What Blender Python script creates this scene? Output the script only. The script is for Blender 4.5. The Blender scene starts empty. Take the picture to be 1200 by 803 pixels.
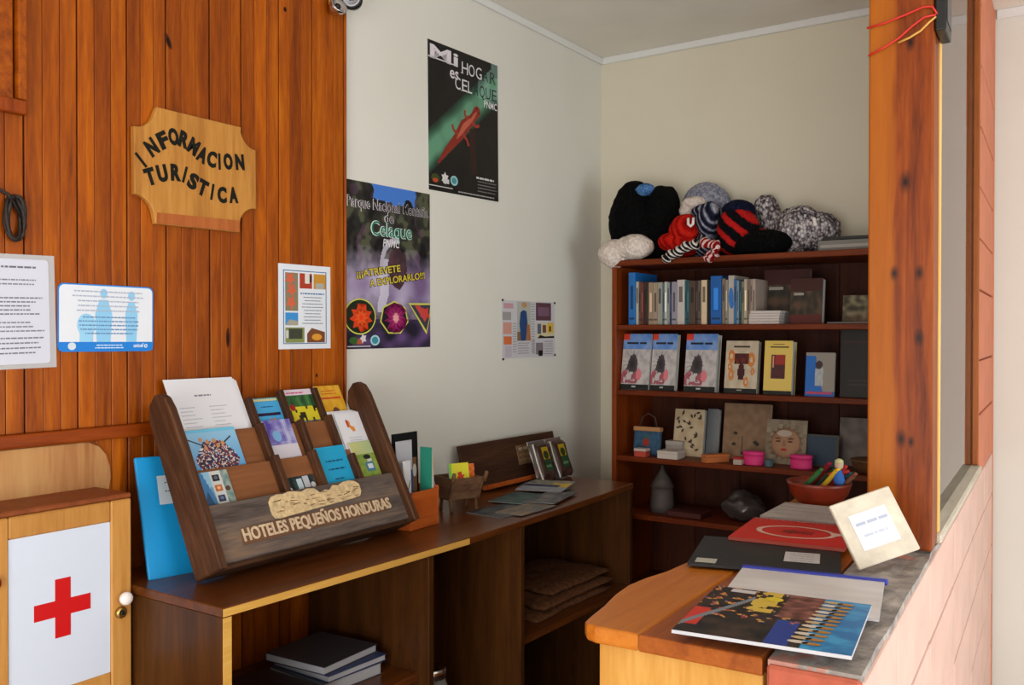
import bpy, bmesh, math, random
from mathutils import Vector, Matrix, noise
random.seed(7)
SC = bpy.context.scene
COL = SC.collection
R = math.radians

# ------------------------------------------------------------------ camera
F_PX = 1081.58
CAM = Vector((1.9719, -3.5947, 1.5))
YAW, PITCH, ROLL = R(34.239), R(-0.5128), R(-0.0377)
cd = bpy.data.cameras.new('camera'); cam = bpy.data.objects.new('camera', cd); COL.objects.link(cam)
cd.sensor_width = 36.0; cd.lens = 36.0 * F_PX / 1200.0; cd.clip_start = 0.02
fwd = Vector((-math.sin(YAW) * math.cos(PITCH), math.cos(YAW) * math.cos(PITCH), math.sin(PITCH)))
rgt = Vector((math.cos(YAW), math.sin(YAW), 0)); dwn = fwd.cross(rgt)
_c, _s = math.cos(ROLL), math.sin(ROLL)
r2 = rgt * _c + dwn * _s; d2 = dwn * _c - rgt * _s
M3 = Matrix((r2, -d2, -fwd)).transposed()
cam.matrix_world = Matrix.Translation(CAM) @ M3.to_4x4()
SC.camera = cam

def at(px, py, ax, val):
    """measured photo point on a real plane of the room (ax = val)"""
    v = r2 * ((px - 600) / F_PX) + d2 * ((py - 401.5) / F_PX) + fwd
    i = 'xyz'.index(ax)
    return CAM + v * ((val - CAM[i]) / v[i])

# ------------------------------------------------------------------ world, light, exposure
SC.view_settings.view_transform = 'Standard'
SC.view_settings.look = 'None'
SC.view_settings.gamma = 1.0
SC.view_settings.use_curve_mapping = False
SC.view_settings.exposure = 0.0
w = bpy.data.worlds.new('daylight'); SC.world = w; w.use_nodes = True
bg = w.node_tree.nodes['Background']; bg.inputs[0].default_value = (0.80, 0.89, 1.0, 1); bg.inputs[1].default_value = 1.0

def area(name, loc, target, sx, sy, power, color):
    l = bpy.data.lights.new(name, 'AREA'); l.shape = 'RECTANGLE'; l.size = sx; l.size_y = sy
    l.energy = power; l.color = color
    o = bpy.data.objects.new(name, l); COL.objects.link(o); o.location = loc
    o.rotation_euler = (Vector(target) - Vector(loc)).to_track_quat('-Z', 'Y').to_euler()
    return o
# daylight entering by the entrance doorway in the right-hand wall and by the doorway behind the camera
area('doorway_daylight', (4.27, -2.4, 1.1), (0, -2.4, 1.1), 2.3, 1.7, 72, (0.93, 0.97, 1.0))
area('front_daylight', (2.35, -6.07, 1.0), (2.35, 0, 1.0), 2.4, 1.9, 108, (1.0, 0.97, 0.93))

# ------------------------------------------------------------------ colour + materials
def lin(c):
    return tuple(((x / 255.0) / 12.92 if x / 255.0 <= 0.04045 else ((x / 255.0 + 0.055) / 1.055) ** 2.4) for x in c)
def l4(c): return lin(c) + (1.0,)

class NT:
    def __init__(s, name):
        s.m = bpy.data.materials.new(name); s.m.use_nodes = True
        s.t = s.m.node_tree; s.n = s.t.nodes; s.b = s.n['Principled BSDF']
    def add(s, typ, **kw):
        nd = s.n.new(typ)
        for k, v in kw.items(): setattr(nd, k, v)
        return nd
    def link(s, a, b): s.t.links.new(a, b)
    def coord(s, scale=(1, 1, 1), kind='Object'):
        tc = s.add('ShaderNodeTexCoord'); mp = s.add('ShaderNodeMapping')
        mp.inputs['Scale'].default_value = scale
        s.link(tc.outputs[kind], mp.inputs['Vector']); return mp.outputs['Vector']
    def noise(s, vec, scale=5, detail=4, rough=.55, dist=0, w=None):
        nd = s.add('ShaderNodeTexNoise'); nd.inputs['Scale'].default_value = scale
        nd.inputs['Detail'].default_value = detail; nd.inputs['Roughness'].default_value = rough
        nd.inputs['Distortion'].default_value = dist
        if w is not None:
            nd.noise_dimensions = '4D'; s.link(w, nd.inputs['W'])
        if vec is not None: s.link(vec, nd.inputs['Vector'])
        return nd.outputs['Fac']
    def ramp(s, fac, stops):
        nd = s.add('ShaderNodeValToRGB'); e = nd.color_ramp.elements
        while len(e) > 1: e.remove(e[0])
        e[0].position = stops[0][0]; e[0].color = l4(stops[0][1])
        for p, c in stops[1:]:
            x = e.new(p); x.color = l4(c)
        s.link(fac, nd.inputs['Fac']); return nd.outputs['Color']
    def mix(s, fac, a, b, mode='MIX'):
        nd = s.add('ShaderNodeMix', data_type='RGBA', blend_type=mode)
        if isinstance(fac, (int, float)): nd.inputs[0].default_value = fac
        else: s.link(fac, nd.inputs[0])
        for v, i in ((a, 6), (b, 7)):
            if isinstance(v, tuple): nd.inputs[i].default_value = v
            else: s.link(v, nd.inputs[i])
        return nd.outputs[2]
    def math(s, op, a, b=0.0, clamp=False):
        nd = s.add('ShaderNodeMath', operation=op); nd.use_clamp = clamp
        for v, i in ((a, 0), (b, 1)):
            if isinstance(v, (int, float)): nd.inputs[i].default_value = v
            else: s.link(v, nd.inputs[i])
        return nd.outputs[0]
    def bump(s, h, strength=.2, dist=.002):
        nd = s.add('ShaderNodeBump'); nd.inputs['Strength'].default_value = strength
        nd.inputs['Distance'].default_value = dist
        s.link(h, nd.inputs['Height']); s.link(nd.outputs['Normal'], s.b.inputs['Normal'])
    def base(s, c):
        if isinstance(c, tuple): s.b.inputs['Base Color'].default_value = c
        else: s.link(c, s.b.inputs['Base Color'])
    def rough(s, r, spec=.5):
        s.b.inputs['Roughness'].default_value = r; s.b.inputs['Specular IOR Level'].default_value = spec
        return s

def wood(name, dark, mid, light, axis='z', rough=.4, vary=.35, grain=1.0, bump=.15, coat=0.0):
    t = NT(name)
    k = {'x': (1.2, 14, 14), 'y': (14, 1.2, 14), 'z': (14, 14, 1.2)}[axis]
    info = t.add('ShaderNodeObjectInfo'); rnd = info.outputs['Random']
    wv = t.math('MULTIPLY', rnd, 60.0)
    v = t.coord(k)
    n1 = t.noise(v, 2.2 * grain, 5, .6, .8, w=wv)
    n2 = t.noise(t.coord(tuple(x * 5 for x in k)), 3.0 * grain, 3, .6, 0, w=wv)
    f = t.math('ADD', t.math('MULTIPLY', n1, .7), t.math('MULTIPLY', n2, .3))
    c = t.ramp(f, [(.30, dark), (.5, mid), (.72, light)])
    lo = t.mix(1.0, c, (1 - vary, 1 - vary * 1.15, 1 - vary * 1.3, 1), 'MULTIPLY')
    c2 = t.mix(rnd, lo, c)
    t.base(c2); t.rough(rough, .22); t.bump(n2, bump, .0008)
    if coat: t.b.inputs['Coat Weight'].default_value = coat; t.b.inputs['Coat Roughness'].default_value = .25
    return t.m

def plain(name, c, rough=.6, spec=.4, metal=0.0, nz=0.0, nscale=40, bump=0.0):
    t = NT(name)
    if nz:
        n = t.noise(t.coord(), nscale, 4)
        d = tuple(max(0, x * (1 - nz)) for x in c); l = tuple(min(255, x * (1 + nz)) for x in c)
        t.base(t.ramp(n, [(.3, d), (.7, l)]))
        if bump: t.bump(n, bump, .001)
    else: t.base(l4(c))
    t.rough(rough, spec); t.b.inputs['Metallic'].default_value = metal
    return t.m

M = {}
M['panel'] = wood('varnished_pine_panelling', (112, 48, 2), (166, 80, 3), (202, 112, 10), 'z', .45, .36, 1, .1, .06)
M['panel_h'] = wood('varnished_pine_rail', (104, 40, 2), (146, 62, 5), (172, 82, 12), 'y', .42, .2, 1, .1, .05)
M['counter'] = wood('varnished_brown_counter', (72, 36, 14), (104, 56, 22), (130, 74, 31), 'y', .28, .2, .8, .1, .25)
M['counter_v'] = wood('varnished_brown_panel_shaded', (52, 28, 10), (78, 45, 17), (100, 61, 24), 'z', .4, .25, .8, .1, .1)  # brown darkened so the shade of the open compartments is in the colour
M['edge'] = wood('raw_pine_edge', (196, 146, 62), (214, 164, 80), (226, 180, 98), 'y', .5, .1)
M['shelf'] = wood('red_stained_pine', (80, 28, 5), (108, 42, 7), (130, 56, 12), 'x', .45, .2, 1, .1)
M['backply'] = wood('shade_darkened_back_board', (40, 14, 4), (68, 26, 8), (90, 38, 12), 'z', .6, .3, 1, .1)  # dark ply, darkened further to carry the shade inside the bookcase
M['shelf_v'] = wood('red_stained_pine_upright', (96, 36, 6), (124, 52, 9), (146, 66, 15), 'z', .45, .2, 1, .1)
M['rackwood'] = wood('dark_weathered_wood', (38, 22, 14), (78, 48, 30), (116, 76, 48), 'y', .6, .15, .9, .4)
M['rackfront'] = wood('grey_weathered_board', (46, 40, 38), (104, 92, 86), (158, 126, 96), 'x', .55, .1, .75, .3)
M['plankx'] = wood('dark_brown_plank', (40, 22, 14), (70, 44, 28), (98, 64, 42), 'x', .6, .1, .8, .4)
M['ply'] = wood('brown_hardboard', (116, 72, 42), (136, 86, 52), (150, 98, 62), 'x', .6, .1, .6, .1)
M['paleboard'] = wood('pale_worn_board', (150, 84, 44), (190, 138, 86), (208, 166, 108), 'y', .6, .1, .35, .1)
M['cabinet'] = wood('light_pine_cabinet', (166, 108, 48), (190, 134, 66), (206, 154, 86), 'y', .45, .12, .7, .1)
M['desk'] = wood('orange_varnished_desk', (168, 86, 20), (198, 116, 34), (216, 136, 48), 'y', .3, .28, .7, .1, .25)
M['deskfront'] = wood('yellow_pine_boards', (190, 128, 52), (210, 154, 74), (226, 176, 98), 'z', .45, .1, .8, .1)
M['sign'] = wood('carved_sign_wood', (150, 92, 36), (186, 128, 58), (206, 150, 76), 'y', .5, .1, .7, .15)
M['sill'] = wood('whitewashed_sill', (170, 160, 145), (200, 190, 172), (214, 206, 190), 'y', .6, .1)
M['jamb'] = wood('brown_jamb', (112, 56, 20), (146, 78, 30), (166, 94, 40), 'z', .4, .2)
M['saplight'] = wood('pale_sapwood', (214, 160, 80), (228, 182, 104), (236, 196, 124), 'z', .5, .1)
M['crate'] = wood('orange_file_box', (150, 66, 22), (184, 88, 32), (200, 106, 44), 'y', .5, .2)
M['craft'] = wood('rough_craft_wood', (70, 48, 36), (106, 76, 54), (132, 98, 70), 'x', .8, .2, 1, .5)

t = NT('white_plaster'); n = t.noise(t.coord(), 1.6, 5); n2 = t.noise(t.coord(), 90, 3)
t.base(t.ramp(n, [(.3, (216, 213, 204)), (.7, (222, 220, 212))])); t.rough(.75, .25); t.bump(n2, .12, .001); M['plaster'] = t.m
t = NT('cream_plaster'); n = t.noise(t.coord(), 1.2, 4); n2 = t.noise(t.coord(), 90, 3)
t.base(t.ramp(n, [(.3, (212, 204, 184)), (.7, (220, 213, 194))])); t.rough(.75, .25); t.bump(n2, .12, .001); M['cream'] = t.m
M['ceiling'] = plain('painted_ceiling', (232, 226, 216), .8, .2, 0, .02, 3)
M['trim'] = plain('white_trim', (222, 222, 220), .55)
t = NT('tiled_floor'); n = t.noise(t.coord(), 3, 5)
t.base(t.ramp(n, [(.3, (178, 166, 150)), (.7, (196, 184, 168))])); t.rough(.5); M['floor'] = t.m
M['pink'] = plain('salmon_block_paint', (214, 178, 164), .65, .3, 0, .035, 9, .15)
M['pinkdark'] = plain('salmon_pillar_paint', (200, 120, 88), .65, .3, 0, .04, 9, .15)
M['mortar'] = plain('salmon_joint', (206, 166, 152), .8, .2, 0, .06, 30, .3)
M['redend'] = plain('brick_red_plaster', (176, 92, 72), .8, .2, 0, .05, 50, .3)
t = NT('rough_concrete'); n = t.noise(t.coord(), 18, 8, .7); n2 = t.noise(t.coord(), 7, 4)
c = t.ramp(n, [(.3, (104, 98, 96)), (.55, (162, 154, 148)), (.75, (196, 188, 180))])
t.base(t.mix(t.math('MULTIPLY', t.math('GREATER_THAN', n2, .56), .7), c, l4((182, 120, 104)))); t.rough(.85, .2); t.bump(n, .8, .004); M['concrete'] = t.m

t = NT('printed_ink'); a = t.add('ShaderNodeAttribute', attribute_name='Col'); t.link(a.outputs['Color'], t.b.inputs['Base Color']); t.rough(.45, .35); M['ink'] = t.m
t = NT('matt_ink'); a = t.add('ShaderNodeAttribute', attribute_name='Col'); t.link(a.outputs['Color'], t.b.inputs['Base Color']); t.rough(.8, .2); M['matt'] = t.m
M['paper'] = plain('white_paper', (226, 228, 232), .7, .2)
M['pages'] = plain('book_pages', (206, 204, 196), .8, .2, 0, .06, 300)
M['black'] = plain('black_plastic', (14, 14, 16), .4)
M['chrome'] = plain('chrome', (210, 210, 212), .12, .5, 1.0)
M['brass'] = plain('brass', (190, 160, 90), .25, .5, 1.0)
M['porcelain'] = plain('white_porcelain', (236, 226, 222), .2)
M['bluecard'] = plain('blue_card', (22, 148, 214), .4, .4)
M['redwire'] = plain('red_wire', (196, 40, 30), .5)
M['tanwire'] = plain('tan_wire', (200, 150, 70), .5)
M['clay'] = plain('red_clay', (124, 42, 24), .35, .5, 0, .15, 20)
M['burlap'] = plain('brown_cloth', (100, 66, 44), .95, .1, 0, .18, 60, .4)
M['blackfolder'] = plain('black_board', (30, 32, 34), .35)
M['bluebar'] = plain('blue_spine_bar', (40, 52, 150), .35)
M['pinkbox'] = plain('pink_lidded_box', (214, 50, 120), .6)
M['tealbox'] = plain('teal_tin', (70, 90, 94), .6)
M['white_ceramic'] = plain('shaded_white_ceramic', (78, 70, 66), .6, .3, 0, .05, 10)  # white ceramic darkened: the bottom shelf's shade is put into its colour
M['denim'] = plain('blue_cloth', (58, 84, 108), .9, .1, 0, .15, 50, .2)
M['mosaic'] = plain('pale_stone_frame', (204, 194, 176), .6, .3, 0, .08, 22, .2)
M['silverpack'] = plain('silver_foil', (190, 186, 182), .2, .5, .8)
M['coffee'] = plain('brown_foil_pack', (66, 46, 40), .25, .6, 0, .15, 30, .3)
M['greyplastic'] = plain('grey_plastic', (120, 118, 112), .45)
M['cable'] = plain('dark_rubber_cable', (34, 26, 22), .6)

t = NT('clear_sleeve'); t.base(l4((214, 212, 214))); t.rough(.3, .5); t.b.inputs['Alpha'].default_value = .55; M['sleeve'] = t.m
t = NT('foggy_plastic'); t.base(l4((214, 206, 204))); t.rough(.35, .5); t.b.inputs['Alpha'].default_value = .75; M['foggy'] = t.m
# window glass: clear, reflecting by Fresnel
g = bpy.data.materials.new('window_glass'); g.use_nodes = True; nt = g.node_tree; nt.nodes.clear()
o_ = nt.nodes.new('ShaderNodeOutputMaterial'); mx = nt.nodes.new('ShaderNodeMixShader'); fr = nt.nodes.new('ShaderNodeFresnel'); fr.inputs[0].default_value = 1.6
tr = nt.nodes.new('ShaderNodeBsdfTransparent'); gl = nt.nodes.new('ShaderNodeBsdfGlossy'); gl.inputs['Roughness'].default_value = .01
tr.inputs[0].default_value = (.95, .97, .96, 1)
nt.links.new(fr.outputs[0], mx.inputs[0]); nt.links.new(tr.outputs[0], mx.inputs[1]); nt.links.new(gl.outputs[0], mx.inputs[2]); nt.links.new(mx.outputs[0], o_.inputs[0])
M['glass'] = g

def knit(name, stops, scale=70, stripes=None):
    t = NT(name)
    v = t.coord((1, 1, .7))
    vo = t.add('ShaderNodeTexVoronoi'); vo.inputs['Scale'].default_value = scale; t.link(v, vo.inputs['Vector'])
    sep = t.add('ShaderNodeSeparateColor'); t.link(vo.outputs['Color'], sep.inputs[0])
    f = t.math('SUBTRACT', t.math('ADD', t.math('MULTIPLY', sep.outputs[0], .75), .42), t.math('MULTIPLY', vo.outputs['Distance'], .85), True)
    if stripes:
        wv = t.add('ShaderNodeTexWave'); wv.inputs['Scale'].default_value = stripes[0]; wv.inputs['Distortion'].default_value = .8
        mp = t.add('ShaderNodeMapping'); mp.inputs['Rotation'].default_value = stripes[1]
        t.link(t.coord(), mp.inputs['Vector']); t.link(mp.outputs['Vector'], wv.inputs['Vector'])
        f = t.math('ADD', t.math('MULTIPLY', wv.outputs['Fac'], .8), t.math('MULTIPLY', f, .2))
    t.base(t.ramp(f, stops)); t.rough(.95, .1)
    t.bump(vo.outputs['Distance'], .9, .006); t.n['Bump'].invert = True
    return t.m
M['k_black'] = knit('black_wool', [(0, (4, 4, 5)), (1, (10, 10, 11))], 110)
M['k_white'] = knit('white_wool', [(0, (206, 190, 180)), (1, (232, 222, 214))], 90)
M['k_grey'] = knit('grey_white_wool', [(0, (58, 54, 58)), (.3, (120, 112, 116)), (.6, (176, 168, 170)), (1, (226, 220, 218))], 105)
M['k_bluegrey'] = knit('blue_grey_wool', [(0, (110, 114, 134)), (.5, (150, 152, 168)), (1, (176, 172, 178))], 120)
M['k_red'] = knit('red_wool', [(0, (130, 10, 8)), (.5, (186, 22, 14)), (1, (204, 40, 24))], 100, (14, (.4, 0, .8)))
M['k_navy'] = knit('navy_wool', [(0, (14, 16, 34)), (.5, (40, 44, 62)), (.75, (110, 112, 128)), (1, (176, 174, 182))], 80, (16, (0, .5, .5)))
M['k_stripe'] = knit('black_red_striped_wool', [(0, (12, 10, 14)), (.52, (16, 12, 18)), (.62, (170, 22, 24)), (1, (190, 34, 28))], 100, (6.2, (.25, .85, .3)))
M['k_bw'] = knit('black_white_braid', [(0, (12, 12, 12)), (.5, (30, 28, 28)), (.6, (200, 192, 186)), (1, (220, 212, 204))], 110, (22, (0, .8, .4)))
M['k_rw'] = knit('red_white_braid', [(0, (120, 12, 16)), (.5, (160, 24, 26)), (.6, (210, 180, 176)), (1, (226, 204, 198))], 110, (22, (0, -.6, .4)))
M['k_navytop'] = knit('dark_blue_wool', [(0, (12, 16, 36)), (1, (24, 30, 56))], 110)
M['k_blue'] = knit('sky_blue_wool', [(0, (50, 96, 156)), (1, (110, 150, 200))], 130)

# ------------------------------------------------------------------ mesh tools
class MB:
    def __init__(s): s.v = []; s.f = []; s.c = []; s.mi = []; s.sm = []
    def add(s, vs, fs, col=None, mat=Matrix(), mi=0, smooth=False):
        b = len(s.v)
        s.v += [tuple(mat @ Vector(p)) for p in vs]
        for f in fs:
            s.f.append(tuple(i + b for i in f)); s.c.append(col); s.mi.append(mi); s.sm.append(smooth)
        return s
    def box(s, x0, x1, y0, y1, z0, z1, col=None, mat=Matrix(), mi=0):
        vs = [(x0, y0, z0), (x1, y0, z0), (x1, y1, z0), (x0, y1, z0), (x0, y0, z1), (x1, y0, z1), (x1, y1, z1), (x0, y1, z1)]
        return s.add(vs, [(0, 3, 2, 1), (4, 5, 6, 7), (0, 1, 5, 4), (1, 2, 6, 5), (2, 3, 7, 6), (3, 0, 4, 7)], col, mat, mi)
    def bev(s, x0, x1, y0, y1, z0, z1, b=.003, seg=1, col=None, mat=Matrix(), mi=0):
        bm = bmesh.new(); bmesh.ops.create_cube(bm, size=1)
        for v in bm.verts:
            v.co = Vector(((x0 + x1) / 2 + v.co.x * (x1 - x0), (y0 + y1) / 2 + v.co.y * (y1 - y0), (z0 + z1) / 2 + v.co.z * (z1 - z0)))
        b = min(b, .45 * min(abs(x1 - x0), abs(y1 - y0), abs(z1 - z0)))
        bmesh.ops.bevel(bm, geom=list(bm.edges), offset=b, segments=seg, affect='EDGES', profile=.5)
        bm.verts.index_update()
        s.add([v.co[:] for v in bm.verts], [[v.index for v in f.verts] for f in bm.faces], col, mat, mi); bm.free(); return s
    def prism(s, pts, z0, z1, col=None, mat=Matrix(), mi=0, bevel=0, seg=1):
        bm = bmesh.new(); bo = [bm.verts.new((p[0], p[1], z0)) for p in pts]; to = [bm.verts.new((p[0], p[1], z1)) for p in pts]
        n = len(pts); bm.faces.new(bo[::-1]); tf = bm.faces.new(to)
        for i in range(n): bm.faces.new((bo[i], bo[(i + 1) % n], to[(i + 1) % n], to[i]))
        bmesh.ops.recalc_face_normals(bm, faces=bm.faces)
        if bevel:
            ed = [e for e in bm.edges if e.verts[0].co.z == e.verts[1].co.z]
            bmesh.ops.bevel(bm, geom=ed, offset=bevel, segments=seg, affect='EDGES', profile=.5)
        bmesh.ops.triangulate(bm, faces=[f for f in bm.faces if len(f.verts) > 4])
        bm.verts.index_update()
        s.add([v.co[:] for v in bm.verts], [[v.index for v in f.verts] for f in bm.faces], col, mat, mi); bm.free(); return s
    def lathe(s, prof, n=20, col=None, mat=Matrix(), mi=0, smooth=True):
        vs = []; fs = []
        for r, z in prof:
            for k in range(n):
                a = 2 * math.pi * k / n; vs.append((r * math.cos(a), r * math.sin(a), z))
        for i in range(len(prof) - 1):
            for k in range(n):
                k2 = (k + 1) % n; fs.append((i * n + k, i * n + k2, (i + 1) * n + k2, (i + 1) * n + k))
        fs.append(tuple(range(n - 1, -1, -1))); fs.append(tuple((len(prof) - 1) * n + k for k in range(n)))
        return s.add(vs, fs, col, mat, mi, smooth)
    def tube(s, pts, r, n=8, col=None, mi=0, mat=Matrix()):
        pts = [Vector(p) for p in pts]; vs = []; fs = []; m = len(pts); up = Vector((.13, .31, .94)).normalized()
        for i, p in enumerate(pts):
            t = (pts[min(i + 1, m - 1)] - pts[max(i - 1, 0)]).normalized()
            a = t.cross(up); a = a.normalized() if a.length > 1e-4 else Vector((1, 0, 0)); b = t.cross(a)
            rr = r[i] if isinstance(r, (list, tuple)) else r
            for k in range(n):
                an = 2 * math.pi * k / n; vs.append(tuple(p + a * (rr * math.cos(an)) + b * (rr * math.sin(an))))
        for i in range(m - 1):
            for k in range(n):
                k2 = (k + 1) % n; fs.append((i * n + k, i * n + k2, (i + 1) * n + k2, (i + 1) * n + k))
        fs.append(tuple(range(n - 1, -1, -1))); fs.append(tuple((m - 1) * n + k for k in range(n)))
        return s.add(vs, fs, col, mat, mi, True)
    # flat print on the local XY plane, z = layer height
    def rect(s, x0, y0, x1, y1, col, z=0.0, mat=Matrix()):
        return s.add([(x0, y0, z), (x1, y0, z), (x1, y1, z), (x0, y1, z)], [(0, 1, 2, 3)], col, mat)
    def poly(s, pts, col, z=0.0, mat=Matrix()):
        bm = bmesh.new(); f = bm.faces.new([bm.verts.new((p[0], p[1], z)) for p in pts])
        bmesh.ops.triangulate(bm, faces=[f])
        bm.normal_update()
        bm.verts.index_update()
        fs = []
        for f in bm.faces:
            ix = [v.index for v in f.verts]
            fs.append(ix if f.normal.z > 0 else ix[::-1])
        s.add([v.co[:] for v in bm.verts], fs, col, mat); bm.free(); return s
    def ell(s, cx, cy, rx, ry, col, z=0.0, n=20, a0=0.0, mat=Matrix()):
        return s.poly([(cx + rx * math.cos(a0 + 2 * math.pi * k / n), cy + ry * math.sin(a0 + 2 * math.pi * k / n)) for k in range(n)], col, z, mat)
    def star(s, cx, cy, r1, r2, n, col, z=0.0, a0=0.0, ky=1.0, mat=Matrix()):
        return s.poly([(cx + (r1 if k % 2 else r2) * math.cos(a0 + math.pi * k / n), cy + ky * (r1 if k % 2 else r2) * math.sin(a0 + math.pi * k / n)) for k in range(2 * n)], col, z, mat)
    def grid(s, w, h, nx, ny, fn, z=0.0, mat=Matrix()):
        b = len(s.v)
        for j in range(ny + 1):
            for i in range(nx + 1): s.v.append(tuple(mat @ Vector((w * i / nx, h * j / ny, z))))
        for j in range(ny):
            for i in range(nx):
                a = b + j * (nx + 1) + i
                s.f.append((a, a + 1, a + nx + 2, a + nx + 1)); s.c.append(fn((i + .5) / nx, (j + .5) / ny)); s.mi.append(0); s.sm.append(False)
        return s
    def text(s, txt, x, y, size, col, z=0.0, sx=1.0, bold=0.0, align='LEFT', rot=0.0, mat=Matrix(), extrude=0.0, width=None, shear=0.0, mi=0):
        cu = bpy.data.curves.new('tmp_text', 'FONT'); cu.body = txt; cu.size = size; cu.offset = bold; cu.extrude = extrude; cu.align_x = align; cu.shear = shear
        cu.resolution_u = 3
        o = bpy.data.objects.new('tmp_text', cu); COL.objects.link(o)
        dg = bpy.context.evaluated_depsgraph_get(); me = o.evaluated_get(dg).to_mesh()
        vs = [v.co.copy() for v in me.vertices]; fs = [tuple(p.vertices) for p in me.polygons]
        o.evaluated_get(dg).to_mesh_clear(); bpy.data.objects.remove(o); bpy.data.curves.remove(cu)
        if not vs: return s
        if width:
            x0 = min(v.x for v in vs); x1 = max(v.x for v in vs); sx = width / (x1 - x0)
        ca, sa = math.cos(rot), math.sin(rot)
        pts = [(x + v.x * sx * ca - v.y * sa, y + v.x * sx * sa + v.y * ca, z + v.z) for v in vs]
        return s.add(pts, fs, col, mat, mi)
    def lines(s, x0, x1, y1, n, dy, th, col, z, center=False, jit=.25, mat=Matrix()):
        """rows of illegible small print"""
        for i in range(n):
            L = (x1 - x0) * (1 - jit * random.random()); a = x0 + ((x1 - x0 - L) / 2 if center else 0); x = a; y = y1 - i * dy
            while x < a + L:
                wl = random.uniform(1.0, 4.2) * th; wl = min(wl, a + L - x)
                s.rect(x, y - th / 2, x + wl, y + th / 2, col, z, mat); x += wl + th * .55
        return s
    def build(s, name, mats, parent=None, mat=None):
        me = bpy.data.meshes.new(name); me.from_pydata(s.v, [], s.f)
        for m in (mats if isinstance(mats, (list, tuple)) else [mats]): me.materials.append(m)
        me.polygons.foreach_set('material_index', s.mi); me.polygons.foreach_set('use_smooth', s.sm)
        if any(c is not None for c in s.c):
            at_ = me.color_attributes.new('Col', 'FLOAT_COLOR', 'CORNER'); d = []
            for p, c in zip(me.polygons, s.c):
                d += list(l4(c if c else (255, 255, 255))) * p.loop_total
            at_.data.foreach_set('color', d)
        me.update()
        o = bpy.data.objects.new(name, me); COL.objects.link(o)
        if parent: o.parent = parent
        if mat is not None: o.matrix_local = mat
        return o

def tag(o, label=None, cat=None, group=None, kind=None):
    if label: o['label'] = label
    if cat: o['category'] = cat
    if group: o['group'] = group
    if kind: o['kind'] = kind
    return o
def thing(name, label, cat, mat=None, group=None):
    o = bpy.data.objects.new(name, None); COL.objects.link(o); o.empty_display_size = .05
    if mat is not None: o.matrix_world = mat
    return tag(o, label, cat, group)
def T(x, y=None, z=None): return Matrix.Translation((x, y, z) if y is not None else x)
def RZ(d): return Matrix.Rotation(R(d), 4, 'Z')
def RX(d): return Matrix.Rotation(R(d), 4, 'X')
def RY(d): return Matrix.Rotation(R(d), 4, 'Y')
def frame(o, X, Y):
    X = Vector(X).normalized(); Y = Vector(Y); Y = (Y - X * Y.dot(X)).normalized(); Z = X.cross(Y)
    m = Matrix((X, Y, Z)).transposed().to_4x4(); m.translation = Vector(o); return m
def WALL(y, z, x=0.0005, roll=0.0):
    """frame on the left wall: local X runs along +Y (right in the photo), local Y up, normal into the room"""
    return frame((x, y, z), (0, math.cos(R(roll)), math.sin(R(roll))), (0, -math.sin(R(roll)), math.cos(R(roll))))
def nz(x, y, s=0.0, z=0.0): return noise.noise(Vector((x, y, s + z)))
def lerp(a, b, t):
    t = max(0, min(1, t)); return tuple(a[i] + (b[i] - a[i]) * t for i in range(3))
def struct(o): o['kind'] = 'structure'; return o

# ------------------------------------------------------------------ the room
CEIL = 2.715
XR, YF, YB = 4.2, -6.0, 0.30          # right wall, wall behind the camera, corridor end wall
WT = .15
struct(MB().box(-WT, XR + WT, YF - WT, YB + WT, -.1, 0).build('floor', M['floor']))
struct(MB().box(.0, 1.56, -2.36, 0, .0002, .006).build('floor_booth', plain('added_dark_floor', (58, 38, 28), .6, .3, 0, .1, 6)))  # dark floor layer added to cut bounce light inside the booth
struct(MB().box(-WT, XR + WT, YF - WT, YB + WT, CEIL, CEIL + .1).build('ceiling', M['ceiling']))
wl = struct(MB().box(-WT, 0, YF - WT, YB + WT, 0, CEIL).build('wall_left', M['plaster']))
struct(MB().box(0, 1.50, 0, YB + WT, 0, CEIL).build('wall_back', M['cream']))
struct(MB().box(1.50, XR + WT, YB, YB + WT, 0, CEIL).build('wall_corridor', M['plaster']))
# right wall with the entrance doorway
mb = MB().box(XR, XR + WT, -1.2, YB, 0, CEIL).box(XR, XR + WT, YF - WT, -3.6, 0, CEIL).box(XR, XR + WT, -3.6, -1.2, 2.1, CEIL)
struct(mb.build('wall_right', M['plaster']))
mb = MB().box(0, 1.1, YF - WT, YF, 0, CEIL).box(3.6, XR, YF - WT, YF, 0, CEIL).box(1.1, 3.6, YF - WT, YF, 2.0, CEIL)
struct(mb.build('wall_front', M['plaster']))
# ceiling trims
struct(MB().bev(0, .012, YF, -.0, CEIL - .027, CEIL, .003).build('trim_1', M['trim']))
struct(MB().bev(.012, 1.50, -.012, 0, CEIL - .029, CEIL, .003).build('trim_2', M['trim']))
struct(MB().bev(1.52, XR, YB - .012, YB, CEIL - .034, CEIL, .003).build('trim_3', M['trim']))

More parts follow.
